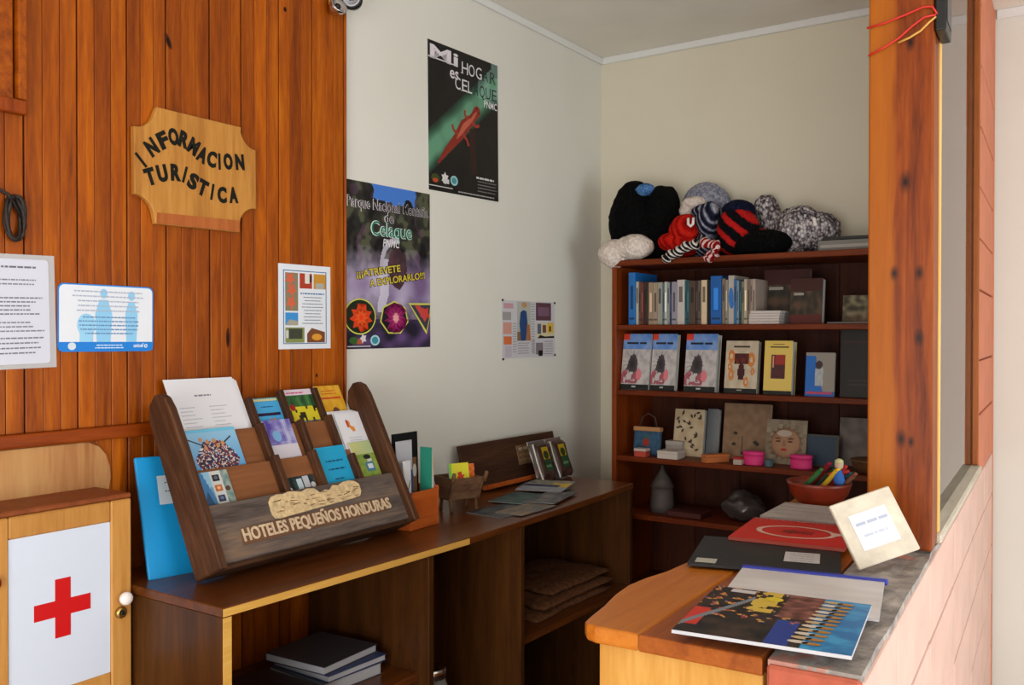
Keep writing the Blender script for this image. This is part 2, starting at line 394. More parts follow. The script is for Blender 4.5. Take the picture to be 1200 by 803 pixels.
# pine panelling on the left wall: narrow strips, three to a board
JX = [-2.557, -2.438, -2.316, -2.211, -2.084, -1.984, -1.856, -1.733, -1.606]
j = JX[0]
while j > -3.5: j -= .1195; JX.insert(0, j)
RAIL0, RAIL1 = 1.259, 1.289
def strip_mesh(wd, h, nm):
    me = MB().bev(0, .014, .0006, wd - .0006, 0, h, .0011).build(nm, M['panel']); d = me.data; bpy.data.objects.remove(me); return d
for lo, hi in ((0.0, RAIL0), (RAIL1, CEIL - .001)):
    cache = {}
    for a, b in zip(JX[:-1], JX[1:]):
        ed = [a + .0015, a + (b - a) * .34, a + (b - a) * .67, b - .0015]
        for k in range(3):
            wd = round(ed[k + 1] - ed[k], 3)
            if wd not in cache: cache[wd] = strip_mesh(wd, hi - lo, 'plank')
            o = bpy.data.objects.new('plank', cache[wd]); COL.objects.link(o); o.parent = wl; o.location = (0.0, ed[k], lo)
struct(MB().box(.0001, .004, JX[0], -1.606, 0, CEIL - .002).build('trim_4', plain('dark_groove', (60, 22, 6), .8)))
struct(MB().bev(.0005, .03, JX[0], -1.612, RAIL0, RAIL1, .005, 2).build('trim_5', M['panel_h']))
struct(MB().bev(.0005, .019, -1.606, -1.597, 0, CEIL - .03, .003).build('trim_6', M['panel']))
PX = .0146    # face of the panelling
for (px, py, a, b, rl) in ((197, 48, .007, .020, 25), (267, 396, .006, .026, 0), (334, 11, .006, .007, 0), (163, 222, .002, .003, 0), (371, 440, .004, .006, 0)):
    q = at(px, py, 'x', PX); d = MB().ell(0, 0, a, b, (70, 30, 12), 0, 14).ell(0, -b * .1, a * .55, b * .6, (30, 10, 4), .0002, 12)
    d.build('knot', M['matt'], wl, WALL(q.y, q.z, PX + .0003, rl))

# ------------------------------------------------------------------ booth side wall (salmon blocks), ledge, pillar
WB = T(1.6847, -2.3809, 0) @ RZ(3.67)
core = MB().box(-.118, -.012, .012, 2.02, 0, 1.045)
core.box(-.118, -.012, 2.0, 2.665, 0, CEIL)
wb = struct(core.build('wall_booth', M['mortar'], None, WB))
ys = [0.006, .2916, .7034, 1.2003, 1.7158, 2.235, 2.660]; zs = [1.058, .905, .715, .525, .335, .145, 0.0]
ymesh = {}
def block(y0, y1, z0, z1, m, nm='block'):
    key = (round(y1 - y0, 3), round(z1 - z0, 3), m)
    if key not in ymesh:
        o = MB().bev(0, .022, .0025, y1 - y0 - .0025, .0025, z1 - z0 - .0025, .004, 2).build('block', M[m]); ymesh[key] = o.data; bpy.data.objects.remove(o)
    o = bpy.data.objects.new(nm, ymesh[key]); COL.objects.link(o); o.parent = wb; o.location = (-.020 + random.uniform(-.0015, .0008), y0, z0)
for a, b in zip(ys[:-1], ys[1:]):
    for zt, z_ in zip(zs[:-1], zs[1:]): block(a, b, z_, zt, 'pink')
z_ = 1.058
for zt in (1.25, 1.42, 1.64, 1.80, 1.96, 2.15, 2.34, 2.53, CEIL):
    block(2.0, 2.660, z_, zt - .001, 'pinkdark'); z_ = zt
MB().bev(-.01, .0045, 2.655, 2.672, 0, CEIL - .002, .003).build('corner_bead', M['pinkdark'], wb)
# uneven concrete ledge on the half wall
mb = MB(); nx, ny = 7, 34; top = []
for jj in range(ny + 1):
    for ii in range(nx + 1):
        yy = .004 + 1.99 * jj / ny; xx = -.122 + .122 * ii / nx
        if ii == nx: xx += .006 * nz(yy * 14, 3.1) - .003
        top.append((xx, yy, 1.0665 + .0030 * nz(xx * 40, yy * 25, 2.0) if .02 < yy else 1.0655))
fs = [(jj * (nx + 1) + ii, jj * (nx + 1) + ii + 1, (jj + 1) * (nx + 1) + ii + 1, (jj + 1) * (nx + 1) + ii) for jj in range(ny) for ii in range(nx)]
mb.add(top, fs)
rim = [ii for ii in range(nx + 1)] + [(jj + 1) * (nx + 1) + nx for jj in range(ny)] + [ny * (nx + 1) + ii for ii in range(nx - 1, -1, -1)] + [jj * (nx + 1) for jj in range(ny - 1, 0, -1)]
n0 = len(mb.v); mb.v += [(mb.v[i][0], mb.v[i][1], 1.044) for i in rim]
for k in range(len(rim)):
    k2 = (k + 1) % len(rim); mb.f.append((rim[k], n0 + k, n0 + k2, rim[k2])); mb.c.append(None); mb.mi.append(0); mb.sm.append(False)
mb.build('ledge', M['concrete'], wb)
MB().bev(-.122, -.003, -.004, .013, 0, 1.06, .004).build('end_plaster', M['redend'], wb)
MB().prism([(-.008, -.006), (.004, -.006), (.004, .008), (-.002, .010)], 0.0, 1.035).build('chipped_corner', M['plaster'], wb)

# wooden corner post with sapwood band and knots
t = NT('knotty_orange_post')
v = t.coord((16, 16, 1.3)); n1 = t.noise(v, 1.6, 5, .6, 1.2); n2 = t.noise(t.coord((80, 80, 5)), 3, 3)
f = t.math('ADD', t.math('MULTIPLY', n1, .75), t.math('MULTIPLY', n2, .25))
heart = t.ramp(f, [(.32, (84, 30, 4)), (.5, (128, 56, 8)), (.7, (154, 76, 15))])
sap = t.ramp(f, [(.3, (146, 74, 8)), (.7, (164, 90, 14))])
sx_ = t.add('ShaderNodeSeparateXYZ'); t.link(t.coord(), sx_.inputs[0])
wob = t.math('MULTIPLY', t.math('SUBTRACT', t.noise(t.coord((1, 1, 2.2)), 1.5, 2), .5), .05)
edge = t.math('MULTIPLY', t.math('ADD', t.math('SUBTRACT', sx_.outputs[0], -.076), wob), 90.0, True)
c = t.mix(edge, sap, heart)
for (kx, kz, kr) in ((-.044, 2.078, .010), (-.052, 1.803, .013), (-.072, 1.622, .009), (-.026, 1.622, .009), (-.026, 1.494, .010), (-.058, 1.292, .011), (-.040, 1.287, .007)):
    dx = t.math('MULTIPLY', t.math('SUBTRACT', sx_.outputs[0], kx), 1 / kr); dz = t.math('MULTIPLY', t.math('SUBTRACT', sx_.outputs[2], kz), .55 / kr)
    r_ = t.math('SQRT', t.math('ADD', t.math('MULTIPLY', dx, dx), t.math('MULTIPLY', dz, dz)))
    c = t.mix(t.math('SUBTRACT', 1.15, r_, True), c, l4((36, 12, 4)))
t.base(c); t.rough(.45, .2); t.bump(n2, .15, .0008)
po = MB().bev(-.122, -.001, .748, .838, 1.072, CEIL - .002, .004, 2).build('wooden_post', t.m, None, WB)
tag(po, 'orange knotty pine post standing on the ledge of the salmon half wall', 'post')

# booth window
win = struct(MB().bev(-.105, .008, .84, 1.998, 1.0705, 1.092, .004).build('window_1', M['sill'], None, WB)); win['label'] = 'booth side window with whitewashed sill'
MB().bev(-.012, .003, .8385, .853, 1.0935, CEIL - .003, .002).build('window_bead', M['saplight'], win)
MB().bev(-.019, -.001, 1.972, 1.9985, 1.093, CEIL - .003, .003).build('window_jamb', M['jamb'], win)
MB().bev(-.105, -.060, .8385, .86, 1.093, CEIL - .003, .003).build('window_jamb', M['jamb'], win)
MB().box(-.0235, -.0195, .8545, 1.985, 1.0925, CEIL - .004).build('pane', M['glass'], win)

# ------------------------------------------------------------------ low counter along the left wall
ZT = .95  # counter and the things on it scaled about the camera, results written as numbers
ct = thing('counter', 'long brown varnished counter with open compartments along the left wall', 'counter', T(0, 0, 0))
FE = [(.456, -2.396), (.470, -1.90), (.476, -1.60), (.466, -1.20), (.448, -.80), (.424, -.521)]
MB().prism([(.0155, -2.396)] + FE + [(.002, -.521), (.002, -1.59), (.0155, -1.606)], ZT - .020, ZT, None, Matrix(), 0, .002).build('worktop', M['counter'], ct)
mb = MB()
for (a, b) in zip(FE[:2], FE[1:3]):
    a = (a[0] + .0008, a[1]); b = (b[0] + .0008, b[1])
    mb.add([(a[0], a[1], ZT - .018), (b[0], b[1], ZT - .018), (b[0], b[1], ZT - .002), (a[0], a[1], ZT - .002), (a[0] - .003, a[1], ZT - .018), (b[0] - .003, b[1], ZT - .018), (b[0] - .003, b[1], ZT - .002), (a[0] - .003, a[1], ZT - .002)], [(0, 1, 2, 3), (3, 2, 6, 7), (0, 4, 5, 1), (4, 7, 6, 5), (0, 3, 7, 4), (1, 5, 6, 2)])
mb.build('edge_strip', M['edge'], ct)  # pale strip stops short; the brown edge beyond stands in for shadow
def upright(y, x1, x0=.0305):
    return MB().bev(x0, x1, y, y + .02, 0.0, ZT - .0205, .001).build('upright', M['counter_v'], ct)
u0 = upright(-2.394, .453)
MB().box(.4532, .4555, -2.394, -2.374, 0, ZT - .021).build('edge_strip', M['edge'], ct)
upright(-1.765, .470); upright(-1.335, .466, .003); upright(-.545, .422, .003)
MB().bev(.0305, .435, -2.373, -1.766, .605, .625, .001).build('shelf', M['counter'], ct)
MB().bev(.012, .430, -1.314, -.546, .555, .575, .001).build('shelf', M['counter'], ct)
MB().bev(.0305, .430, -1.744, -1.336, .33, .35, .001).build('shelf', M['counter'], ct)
for (a, b, x) in ((-1.744, -1.61, .016), (-1.605, -1.336, .002), (-1.314, -.546, .002)): MB().box(x, x + .008, a, b, 0, ZT - .021).build('darkening_panel', M['counter_v'], ct)  # brown panels added over the pale wall to darken these compartments

# ------------------------------------------------------------------ bookcase against the back wall
YF_ = -.34; X0, X1 = .236, 1.44
bc = thing('bookcase', 'red stained open bookcase against the cream back wall', 'bookcase', T(0, 0, 0))
MB().bev(X0, X0 + .020, YF_, -.004, 0, 1.768, .002).build('side_panel', M['shelf_v'], bc)
MB().bev(X1 - .02, X1, YF_, -.004, 0, 1.768, .002).build('side_panel', M['shelf_v'], bc)
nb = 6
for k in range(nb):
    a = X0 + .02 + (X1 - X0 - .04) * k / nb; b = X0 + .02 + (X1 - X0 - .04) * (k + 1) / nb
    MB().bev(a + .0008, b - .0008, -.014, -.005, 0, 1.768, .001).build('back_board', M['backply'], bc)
SH = {}
for nme, z in (('top', 1.791), ('a', 1.537), ('b', 1.281), ('c', 1.020), ('d', .796), ('e', .50), ('f', .10)):
    SH[nme] = z
    if nme == 'top': MB().bev(X0 - .005, X1 + .005, YF_ - .006, -.004, z - .022, z, .002).build('shelf', M['shelf'], bc)
    else: MB().bev(X0 + .0205, X1 - .0205, YF_ + .002, -.0145, z - .020, z, .002).build('shelf', M['shelf'], bc)

# ---- generic upright book: local X = width, Y = depth (front cover at y=0 facing -Y), Z = height
def book(name, label, w_, h_, t_, mat, colfn=None, spine=(60, 60, 60), deco=None, group=None, pagecol='pages', nx=36, ny=54, cat='book'):
    e = thing(name, label, cat, mat, group)
    fm = frame((0, -.0001, 0), (1, 0, 0), (0, 0, 1))
    mb = MB().grid(w_, h_, nx, ny, colfn if colfn else (lambda u, v: spine), 0, fm)
    mb.box(0, w_, .00005, .0012, 0, h_, spine).box(0, .0015, .0012, t_ - .0012, 0, h_, spine).box(0, w_, t_ - .0012, t_, 0, h_, spine)
    cv = mb.build('cover', M['ink'], e)
    if deco:
        d = MB(); deco(d, w_, h_); d.build('cover_print', M['ink'], cv, frame((0, -.0005, 0), (1, 0, 0), (0, 0, 1)))
    MB().box(.0015, w_ - .002, .0012, t_ - .0012, .002, h_ - .002).build('pages', M[pagecol], e)
    return e
def lean(px, py, shelf_z, y, deg, rz=0):
    p = at(px, py, 'y', y); return T(p.x, y, shelf_z + .0008) @ RZ(rz) @ RX(-deg)

# display copies: three of the same title on the second shelf from the top
def cov_a(u, v):
    if v < .10: return (18, 20, 20)
    if v > .72: return lerp((84, 128, 196), (120, 150, 200), nz(u * 5, v * 6) + .5) if not (u < .22 and v > .88) else (206, 60, 40)
    n = nz(u * 5, v * 7, 3.0) + .35 * nz(u * 14, v * 16, 5)
    d = math.hypot((u - .38) * 1.1, (v - .46) * 1.25)
    c = lerp((186, 180, 178), (140, 134, 136), n + .2)
    if .12 < v < .42 and n > -.05 and u < .62 and v < .3 + .1 * n: c = lerp((120, 40, 56), (170, 96, 106), n + .5)
    if d < .20 + .1 * n: c = lerp((34, 30, 34), (84, 74, 76), d * 4)
    if math.hypot(u - .62, v - .27) < .10: c = (206, 116, 124)
    return c
def deco_a(d, w_, h_):
    d.rect(w_ * .14, h_ * .815, w_ * .55, h_ * .85, (20, 26, 40)); d.rect(w_ * .60, h_ * .815, w_ * .84, h_ * .85, (20, 26, 40))
    d.rect(w_ * .40, h_ * .04, w_ * .54, h_ * .065, (180, 180, 176))
    for k in range(9):
        a = 1.0 + k * .42; d.poly([(w_ * .38, h_ * .50), (w_ * (.38 + .36 * math.cos(a)), h_ * (.50 + .22 * math.sin(a))), (w_ * (.39 + .36 * math.cos(a + .05)), h_ * (.505 + .22 * math.sin(a + .05)))], (50, 44, 48), .0002)
for (p0, p1, lab, th) in (((727.5, 457), (760, 457), 'white novel with blue top band, leftmost of three alike copies', .010), ((762, 457), (790.5, 457), 'white novel with blue top band, middle of three alike copies', .028), ((801.5, 458.5), (838, 459), 'white novel with blue top band, rightmost of three alike copies', .040)):
    a = at(p0[0], p0[1], 'y', -.31); b = at(p1[0], p1[1], 'y', -.31)
    book('novel', lab, b.x - a.x, .222, th, T(a.x, -.315, SH['b'] + .0015) @ RX(-9), cov_a, (190, 186, 180), deco_a, 'alike novels shown face out')
def cov_d(u, v):
    if v < .10: return (20, 24, 22)
    c = lerp((176, 160, 136), (196, 182, 160), nz(u * 6, v * 6, 9) + .5)
    for (x, y, r) in ((.18, .7, .12), (.8, .64, .13), (.2, .35, .10), (.66, .22, .09), (.15, .5, .08), (.85, .42, .07)):
        if abs(math.hypot(u - x, (v - y) * .8) - r * .6) < r * .25: c = (196, 118, 52)
    if abs(u - .5) < .22 and .55 < v < .76: c = lerp((60, 14, 14), (110, 40, 26), nz(u * 12, v * 12, 4) + .4)
    if abs(u - .5) < .12 - abs(v - .4) * .35 and .25 < v < .56: c = (60, 16, 22)
    return c
def deco_d(d, w_, h_): d.rect(w_ * .24, h_ * .87, w_ * .74, h_ * .905, (60, 50, 40)); d.rect(w_ * .4, h_ * .05, w_ * .55, h_ * .07, (150, 150, 140))
a = at(848, 458, 'y', -.31); b = at(886, 460, 'y', -.31)
book('novel', 'cream book with orange swirls and dark red carved head on the cover', b.x - a.x, .196, .03, T(a.x, -.31, SH['b'] + .0015) @ RX(-9), cov_d, (110, 100, 90), deco_d)
def cov_e(u, v):
    if v < .07: return (22, 24, 20)
    if .24 < u < .76 and .30 < v < .74:
        return lerp((96, 22, 20), (54, 40, 44), nz(u * 9, v * 7, 2) + .5) if v < .56 or u < .4 else (150, 44, 36)
    return (214, 184, 92)
def deco_e(d, w_, h_): d.rect(w_ * .2, h_ * .87, w_ * .86, h_ * .895, (70, 54, 24)); d.rect(w_ * .3, h_ * .925, w_ * .7, h_ * .94, (110, 90, 40)); d.rect(w_ * .30, h_ * .5, w_ * .35, h_ * .72, (200, 150, 120), .0002)
a = at(894, 460, 'y', -.31); b = at(927, 461, 'y', -.31)
book('novel', 'yellow book with a dark red picture on its cover', b.x - a.x, .196, .045, T(a.x, -.31, SH['b'] + .0015) @ RX(-7), cov_e, (176, 146, 60), deco_e)
def cov_f(u, v):
    c = (30, 100, 180)
    if u > .30 + .35 * (1 - v) + .06 * nz(u * 5, v * 8) or v > .93: c = (142, 134, 124)
    if .32 < u < .62 and .24 < v < .62 + .1 * nz(u * 6, 0): c = lerp((180, 178, 172), (150, 160, 176), nz(u * 9, v * 9) + .4)
    if math.hypot(u - .46, (v - .72) * 1.3) < .12: c = (60, 40, 40)
    if v < .12: c = (40, 90, 170)
    return c
def deco_f(d, w_, h_):
    x = w_ * .05
    for k in range(14): d.rect(x, h_ * .05, x + w_ * .045, h_ * .105, (206, 66, 58)); x += w_ * .064
a = at(943, 464, 'y', -.31); b = at(977, 465, 'y', -.31)
book('novel', 'small blue and grey book with red lettering along the bottom', b.x - a.x, .155, .012, T(a.x, -.312, SH['b'] + .0015) @ RX(-8), cov_f, (120, 116, 110), deco_f)
a = at(984, 467, 'y', -.30)
def deco_g(d, w_, h_): d.lines(w_ * .1, w_ * .9, h_ * .24, 2, h_ * .06, .004, (60, 52, 48), 0, True); d.rect(w_ * .08, h_ * .78, w_ * .98, h_ * .80, (58, 24, 20))
book('large_book', 'big black book standing at the right of the display books', .17, .243, .02, T(a.x, -.30, SH['b'] + .0015) @ RX(-4), None, (22, 18, 18), deco_g)

# ---- row of spines on the upper shelf
S = lambda zx: 720 + zx / 6.667
ORD = ['first', 'second', 'third', 'fourth', 'fifth', 'sixth', 'seventh', 'eighth', 'ninth', 'tenth', 'eleventh', 'twelfth', 'thirteenth', 'fourteenth', 'fifteenth', 'sixteenth', 'seventeenth', 'eighteenth', 'nineteenth', 'twentieth']
spines = [(110, 162, 62, (28, 104, 176), 'wide blue binder'), (163, 186, 132, (176, 172, 162), 'pale grey book'), (186, 206, 135, (94, 78, 62), 'brown book'), (206, 226, 138, (104, 46, 40), 'dark red book'), (226, 257, 136, (52, 36, 30), 'very dark book'),
          (260, 300, 138, (150, 128, 106), 'beige book'), (300, 336, 139, (156, 138, 118), 'light beige book'), (336, 374, 138, (150, 144, 134), 'greyish book'), (374, 389, 142, (64, 110, 116), 'thin teal book'), (389, 411, 134, (178, 176, 172), 'white book'), (411, 430, 135, (132, 136, 134), 'grey book'), (430, 446, 150, (44, 56, 82), 'thin navy book'), (446, 486, 134, (142, 138, 152), 'lavender grey book'),
          (486, 545, 118, (186, 178, 172), 'thick white book'), (546, 562, 124, (44, 96, 104), 'thin teal book'), (562, 584, 126, (34, 76, 84), 'dark teal book'), (584, 628, 126, (78, 58, 46), 'thick brown book'), (628, 650, 124, (58, 50, 46), 'dark brown book'), (650, 676, 124, (92, 80, 72), 'taupe book'), (677, 720, 120, (206, 184, 150), 'cream book'), (721, 748, 124, (24, 22, 26), 'black book'),
          (750, 836, 88, (22, 88, 160), 'thick bright blue binder'), (840, 864, 108, (120, 106, 90), 'tan book'), (864, 884, 118, (136, 128, 116), 'pale tan book'), (884, 931, 84, (172, 166, 158), 'white book with blue blot'), (931, 951, 116, (48, 102, 150), 'blue book'), (951, 968, 122, (120, 140, 156), 'pale blue book'), (968, 990, 126, (30, 66, 74), 'dark green book'), (990, 1010, 130, (134, 124, 104), 'khaki book'), (1010, 1036, 112, (172, 160, 138), 'ivory book'), (1038, 1060, 112, (120, 104, 92), 'brownish book'), (1060, 1076, 112, (150, 128, 116), 'thin pinkish book'), (1076, 1100, 112, (164, 146, 134), 'pinkish white book')]
YS = -.315
for k, (a, b, tp, c, nm) in enumerate(spines):
    xa = at(S(a), 380, 'y', YS).x; xb = at(S(b), 380, 'y', YS).x; zt = at(S((a + b) / 2), 310 + tp / 6.667, 'y', YS).z
    h_ = max(.06, zt - SH['a'] - .001); dp = .20 if 'binder' in nm else random.uniform(.145, .165)
    pos = (ORD[k] + ' from the left') if k < 20 else (ORD[len(spines) - 1 - k] + ' from the right')
    big = 'binder' in nm
    lab = nm + (' at the left end' if k == 0 else (', ' + pos)) + ' in the upper row of spines'
    e = thing('binder' if big else 'book', lab, 'binder' if big else 'book', T(xa, YS + (0 if big else random.uniform(0, .006)), SH['a'] + .0005), 'row of books on the upper shelf')
    w_ = xb - xa - .0006
    dk = tuple(x * .8 for x in c)
    mb = MB().bev(0, w_, 0, .003, 0, h_, .0012, 1, c).box(0, min(.002, w_ * .2), .003, dp, 0, h_, dk).box(w_ - min(.002, w_ * .2), w_, .003, dp, 0, h_, c)
    cv = mb.build('cover', M['ink'], e)
    MB().box(min(.002, w_ * .2), w_ - min(.002, w_ * .2), .003, dp - .002, .002, h_ - .003).build('pages', M['pages'], e)
    d = MB(); fm = frame((0, -.0003, 0), (1, 0, 0), (0, 0, 1)); lt = tuple(min(255, x * 1.35 + 18) for x in c); dd = tuple(x * .55 for x in c)
    if nm.startswith('white book with'):
        d.ell(w_ * .5, h_ * .55, w_ * .42, h_ * .20, (46, 110, 182)); d.ell(w_ * .6, h_ * .42, w_ * .36, h_ * .1, (46, 110, 182), .0001)
    elif k % 3 != 1:
        d.rect(w_ * .3, h_ * .3, w_ * .7, h_ * .75, lt if k % 2 else dd); d.rect(w_ * .1, h_ * .1, w_ * .9, h_ * .14, dd)
    else: d.rect(w_ * .25, h_ * .5, w_ * .75, h_ * .85, dd)
    d.build('spine_print', M['ink'], cv, fm)

# two dark red albums, stacked white booklets, small landscape card
def cov_alb(u, v):
    c = (58, 20, 18)
    if .2 < v < .72: c = lerp((34, 34, 26), (84, 60, 44), nz(u * 6, v * 6, 7) + .5)
    if .12 < u < .42 and abs(v - .66) < .035 * (1 - abs(u - .25) * 2): c = (150, 146, 136)
    if v < .2: c = (86, 26, 22)
    return c
a = at(893, 380, 'y', -.20); book('album', 'dark red album with bird picture standing behind the white booklets', .175, .205, .012, T(a.x, -.19, SH['a'] + .001) @ RX(-5), cov_alb, (58, 22, 20), None)
a = at(927, 379, 'y', -.25); book('album', 'dark red album with bird picture leaning beside the bare shelf back', .115, .165, .036, T(a.x, -.27, SH['a'] + .001) @ RZ(0) @ RX(-7), cov_alb, (62, 26, 22), None)
for k in range(5):
    a = at(879, 379, 'y', -.31)
    e = thing('booklet', 'white booklet, %s of the pile of five on the upper shelf' % ('bottom', 'second from the bottom', 'middle', 'second from the top', 'top')[k], 'booklet', T(a.x + random.uniform(-.003, .003), -.318 + random.uniform(0, .004), SH['a'] + .0006 + .0098 * k), 'pile of white booklets')
    MB().bev(0, .112, 0, .14, 0, .0092, .001, 1, (196, 186, 180)).build('cover', M['matt'], e)
    MB().rect(.004, .004, .108, .136, (176, 168, 164), .0).build('cover_print', M['matt'], e, T(0, 0, .0094))
def cov_land(u, v): return lerp(lerp((60, 56, 40), (140, 130, 100), nz(u * 6, v * 5, 1) + .5), (130, 80, 60), 1.2 * (.35 - v))
a = at(987, 376, 'y', -.2); book('postcard', 'small brownish landscape picture propped on the upper shelf', .13, .095, .004, T(a.x, -.2, SH['a'] + .009) @ RX(-8), cov_land, (90, 80, 70), None, cat='picture')
e = tag(MB().bev(0, .16, 0, .14, 0, .006, .001, 1, (120, 118, 112)).build('folder', M['matt'], None, T(at(969, 378, 'y', -.31).x, -.31, SH['a'] + .0006)), 'flat grey folder lying below the landscape picture', 'folder')

# ---- lower display shelf
zc = SH['c']
def P_(px, y): return at(px, 540, 'y', y).x
# woven blue bag
e = thing('woven_bag', 'small blue woven bag with tan rim and red motif', 'bag', T(P_(741, -.27), -.27, zc + .001) @ RX(-6))
MB().bev(0, .115, 0, .03, 0, .10, .01, 3).build('body', M['denim'], e)
MB().bev(-.001, .116, -.002, .032, .094, .112, .004, 2).build('rim', plain('tan_rim', (176, 126, 82), .8), e)
MB().tube([(.02, .015, .11), (.03, .015, .15), (.057, .015, .165), (.085, .015, .15), (.095, .015, .11)], .004).build('handle', plain('brown_handle', (70, 38, 28), .8), e)
d = MB().ell(.058, .05, .014, .016, (150, 50, 40)).ell(.058, .072, .006, .008, (60, 90, 60)); d.build('motif', M['matt'], e, frame((0, -.0008, 0), (1, 0, 0), (0, 0, 1)))
def smallbox(px, y, wd, dp, ht, c, label, lid=None, name='small_box', rz=0):
    e = thing(name, label, 'box', T(P_(px, y), y, zc + .0006) @ RZ(rz))
    MB().bev(0, wd, 0, dp, 0, ht * .7, .0015, 1, c).build('body', M['matt'], e)
    MB().bev(-.001, wd + .001, -.001, dp + .001, ht * .7, ht, .0015, 1, lid or c).build('lid', M['matt'], e)
smallbox(743, -.335, .05, .04, .032, (176, 70, 56), 'tiny red and white box in front of the blue woven bag', (190, 176, 170))
smallbox(770, -.33, .085, .07, .030, (196, 184, 174), 'low white cardboard box at the front of the display shelf', rz=-2)
smallbox(780, -.225, .07, .05, .058, (168, 158, 150), 'pale box behind the low white cardboard box')
smallbox(859, -.33, .032, .03, .028, (176, 160, 150), 'tiny red topped box beside the pink oval box', (170, 50, 48))
def cov_fl(u, v):
    c = lerp((176, 154, 122), (196, 178, 148), nz(u * 4, v * 4, 3) + .5)
    return c
def deco_fl(d, w_, h_):
    random.seed(3)
    for k in range(26):
        x, y, a = random.uniform(.1, .9) * w_, random.uniform(.06, .94) * h_, random.uniform(0, 3)
        d.poly([(x + .011 * math.cos(a + q * 1.57) * (1 if q % 2 == 0 else .45), y + .011 * math.sin(a + q * 1.57) * (1 if q % 2 == 0 else .45)) for q in range(4)], (58, 46, 34), .0002 + .00001 * k)
book('notebook', 'cream notebook with dark leaf print', .125, .185, .022, T(P_(789, -.20), -.21, zc + .001) @ RX(-10), cov_fl, (150, 144, 138), deco_fl)
book('notebook', 'grey notebook standing just right of the leaf print notebook', .045, .19, .03, T(P_(826, -.2), -.20, zc + .001) @ RX(-10), lambda u, v: lerp((80, 86, 92), (120, 122, 124), u), (84, 86, 90), None)
def deco_pl(d, w_, h_):
    for (x, y, a, L) in ((.34, .36, 2.0, .17), (.5, .30, .15, .20), (.36, .26, 3.0, .12), (.42, .2, -1.4, .12), (.62, .3, -.1, .12)):
        d.poly([(w_ * x + w_ * L * math.cos(a) + w_ * .05 * math.cos(a + q) , h_ * y + h_ * L * .7 * math.sin(a) + h_ * .035 * math.sin(a + q)) for q in (0, 1.2, 2.6, 3.6, 4.8)], (40, 42, 26), .0002)
    d.rect(w_ * .41, h_ * .1, w_ * .43, h_ * .42, (50, 48, 30), .0003)
book('canvas', 'tall tan handmade paper album with a pressed plant', .185, .215, .015, T(P_(848, -.17), -.19, zc + .001) @ RX(-9), lambda u, v: lerp((126, 96, 70), (140, 110, 84), nz(u * 8, v * 8) + .5), (110, 84, 62), deco_pl, cat='album')
smallbox(822, -.335, .035, .10, .03, (186, 108, 60), 'orange wooden block box on the display shelf', rz=-35)
for (px, lab) in ((870, 'pink oval lidded box left of the face plaque'), (926, 'pink oval lidded box right of the face plaque')):
    e = thing('oval_box', lab, 'box', T(P_(px + 11, -.31), -.29, zc + .0008) @ Matrix.Diagonal((1.25, .8, 1, 1)), 'pink oval boxes')
    MB().lathe([(.030, 0), (.031, .002), (.031, .034)], 24).build('body', M['pinkbox'], e)
    MB().lathe([(.0325, .034), (.0325, .046), (.030, .049)], 24).build('lid', M['pinkbox'], e)
    MB().ell(0, 0, .02, .02, (228, 90, 150), 0).build('lid_print', M['matt'], e, T(0, 0, .0495))
tag(MB().lathe([(.015, 0), (.017, .004), (.016, .022), (.012, .028)], 16).build('small_tin', M['tealbox'], None, T(P_(900, -.325), -.315, zc + .0006)), 'small teal grey pot in front of the face plaque', 'pot')
# face plaque
e = thing('face_plaque', 'round clay sun face plaque on a pale cloth square', 'plaque', T(P_(898, -.2), -.22, zc + .001) @ RX(-12))
d = MB().grid(.15, .165, 10, 10, lambda u, v: lerp((130, 116, 98), (156, 142, 122), nz(u * 9, v * 9, 1) + .5), 0, frame((0, -.0005, 0), (1, 0, 0), (0, 0, 1))); d.box(0, .15, 0, .006, 0, .165, (120, 106, 90)); d.build('cloth_square', M['matt'], e)
mb = MB(); n_ = 18
for k in range(n_):
    a = 2 * math.pi * k / n_; mb.add([(.075 + .052 * math.cos(a - .15), -.004, .078 + .052 * math.sin(a - .15)), (.075 + .068 * math.cos(a), -.004, .078 + .068 * math.sin(a)), (.075 + .052 * math.cos(a + .15), -.004, .078 + .052 * math.sin(a + .15)), (.075 + .05 * math.cos(a), -.010, .078 + .05 * math.sin(a))], [(0, 1, 3), (1, 2, 3)], (140, 112, 88))
mb.build('rays', M['matt'], e)
mb = MB().lathe([(.056, 0), (.055, .006), (.045, .013), (.025, .018), (.006, .020)], 28, (168, 128, 100), frame((.075, -.001, .078), (1, 0, 0), (0, 0, 1)))
mb.build('face', M['matt'], e)
d = MB()
for sx_2 in (-1, 1):
    d.poly([(.075 + sx_2 * .008, .090), (.075 + sx_2 * .022, .096), (.075 + sx_2 * .040, .094), (.075 + sx_2 * .024, .090)], (96, 60, 48)); d.ell(.075 + sx_2 * .022, .082, .010, .003, (90, 60, 50))
d.poly([(.071, .086), (.079, .086), (.082, .064), (.068, .064)], (150, 108, 86)); d.ell(.075, .052, .012, .005, (170, 60, 48)); d.ell(.075, .112, .028, .012, (180, 164, 148))
d.build('features', M['matt'], e, frame((0, -.0225, 0), (1, 0, 0), (0, 0, 1)))
book('picture', 'dark blue framed picture right of the face plaque', .118, .115, .01, T(P_(945, -.18), -.2, zc + .001) @ RX(-8), lambda u, v: (40, 62, 84) if .07 < u < .93 and .06 < v < .94 else (70, 66, 62), (60, 56, 52), None, cat='picture')
book('picture', 'pale grey engraved picture near the post on the display shelf', .14, .175, .006, T(P_(984, -.1), -.12, zc + .001) @ RX(-9), lambda u, v: lerp((104, 92, 88), (130, 118, 112), nz(u * 4, v * 6, 8) + .5), (110, 100, 96), None, cat='picture')
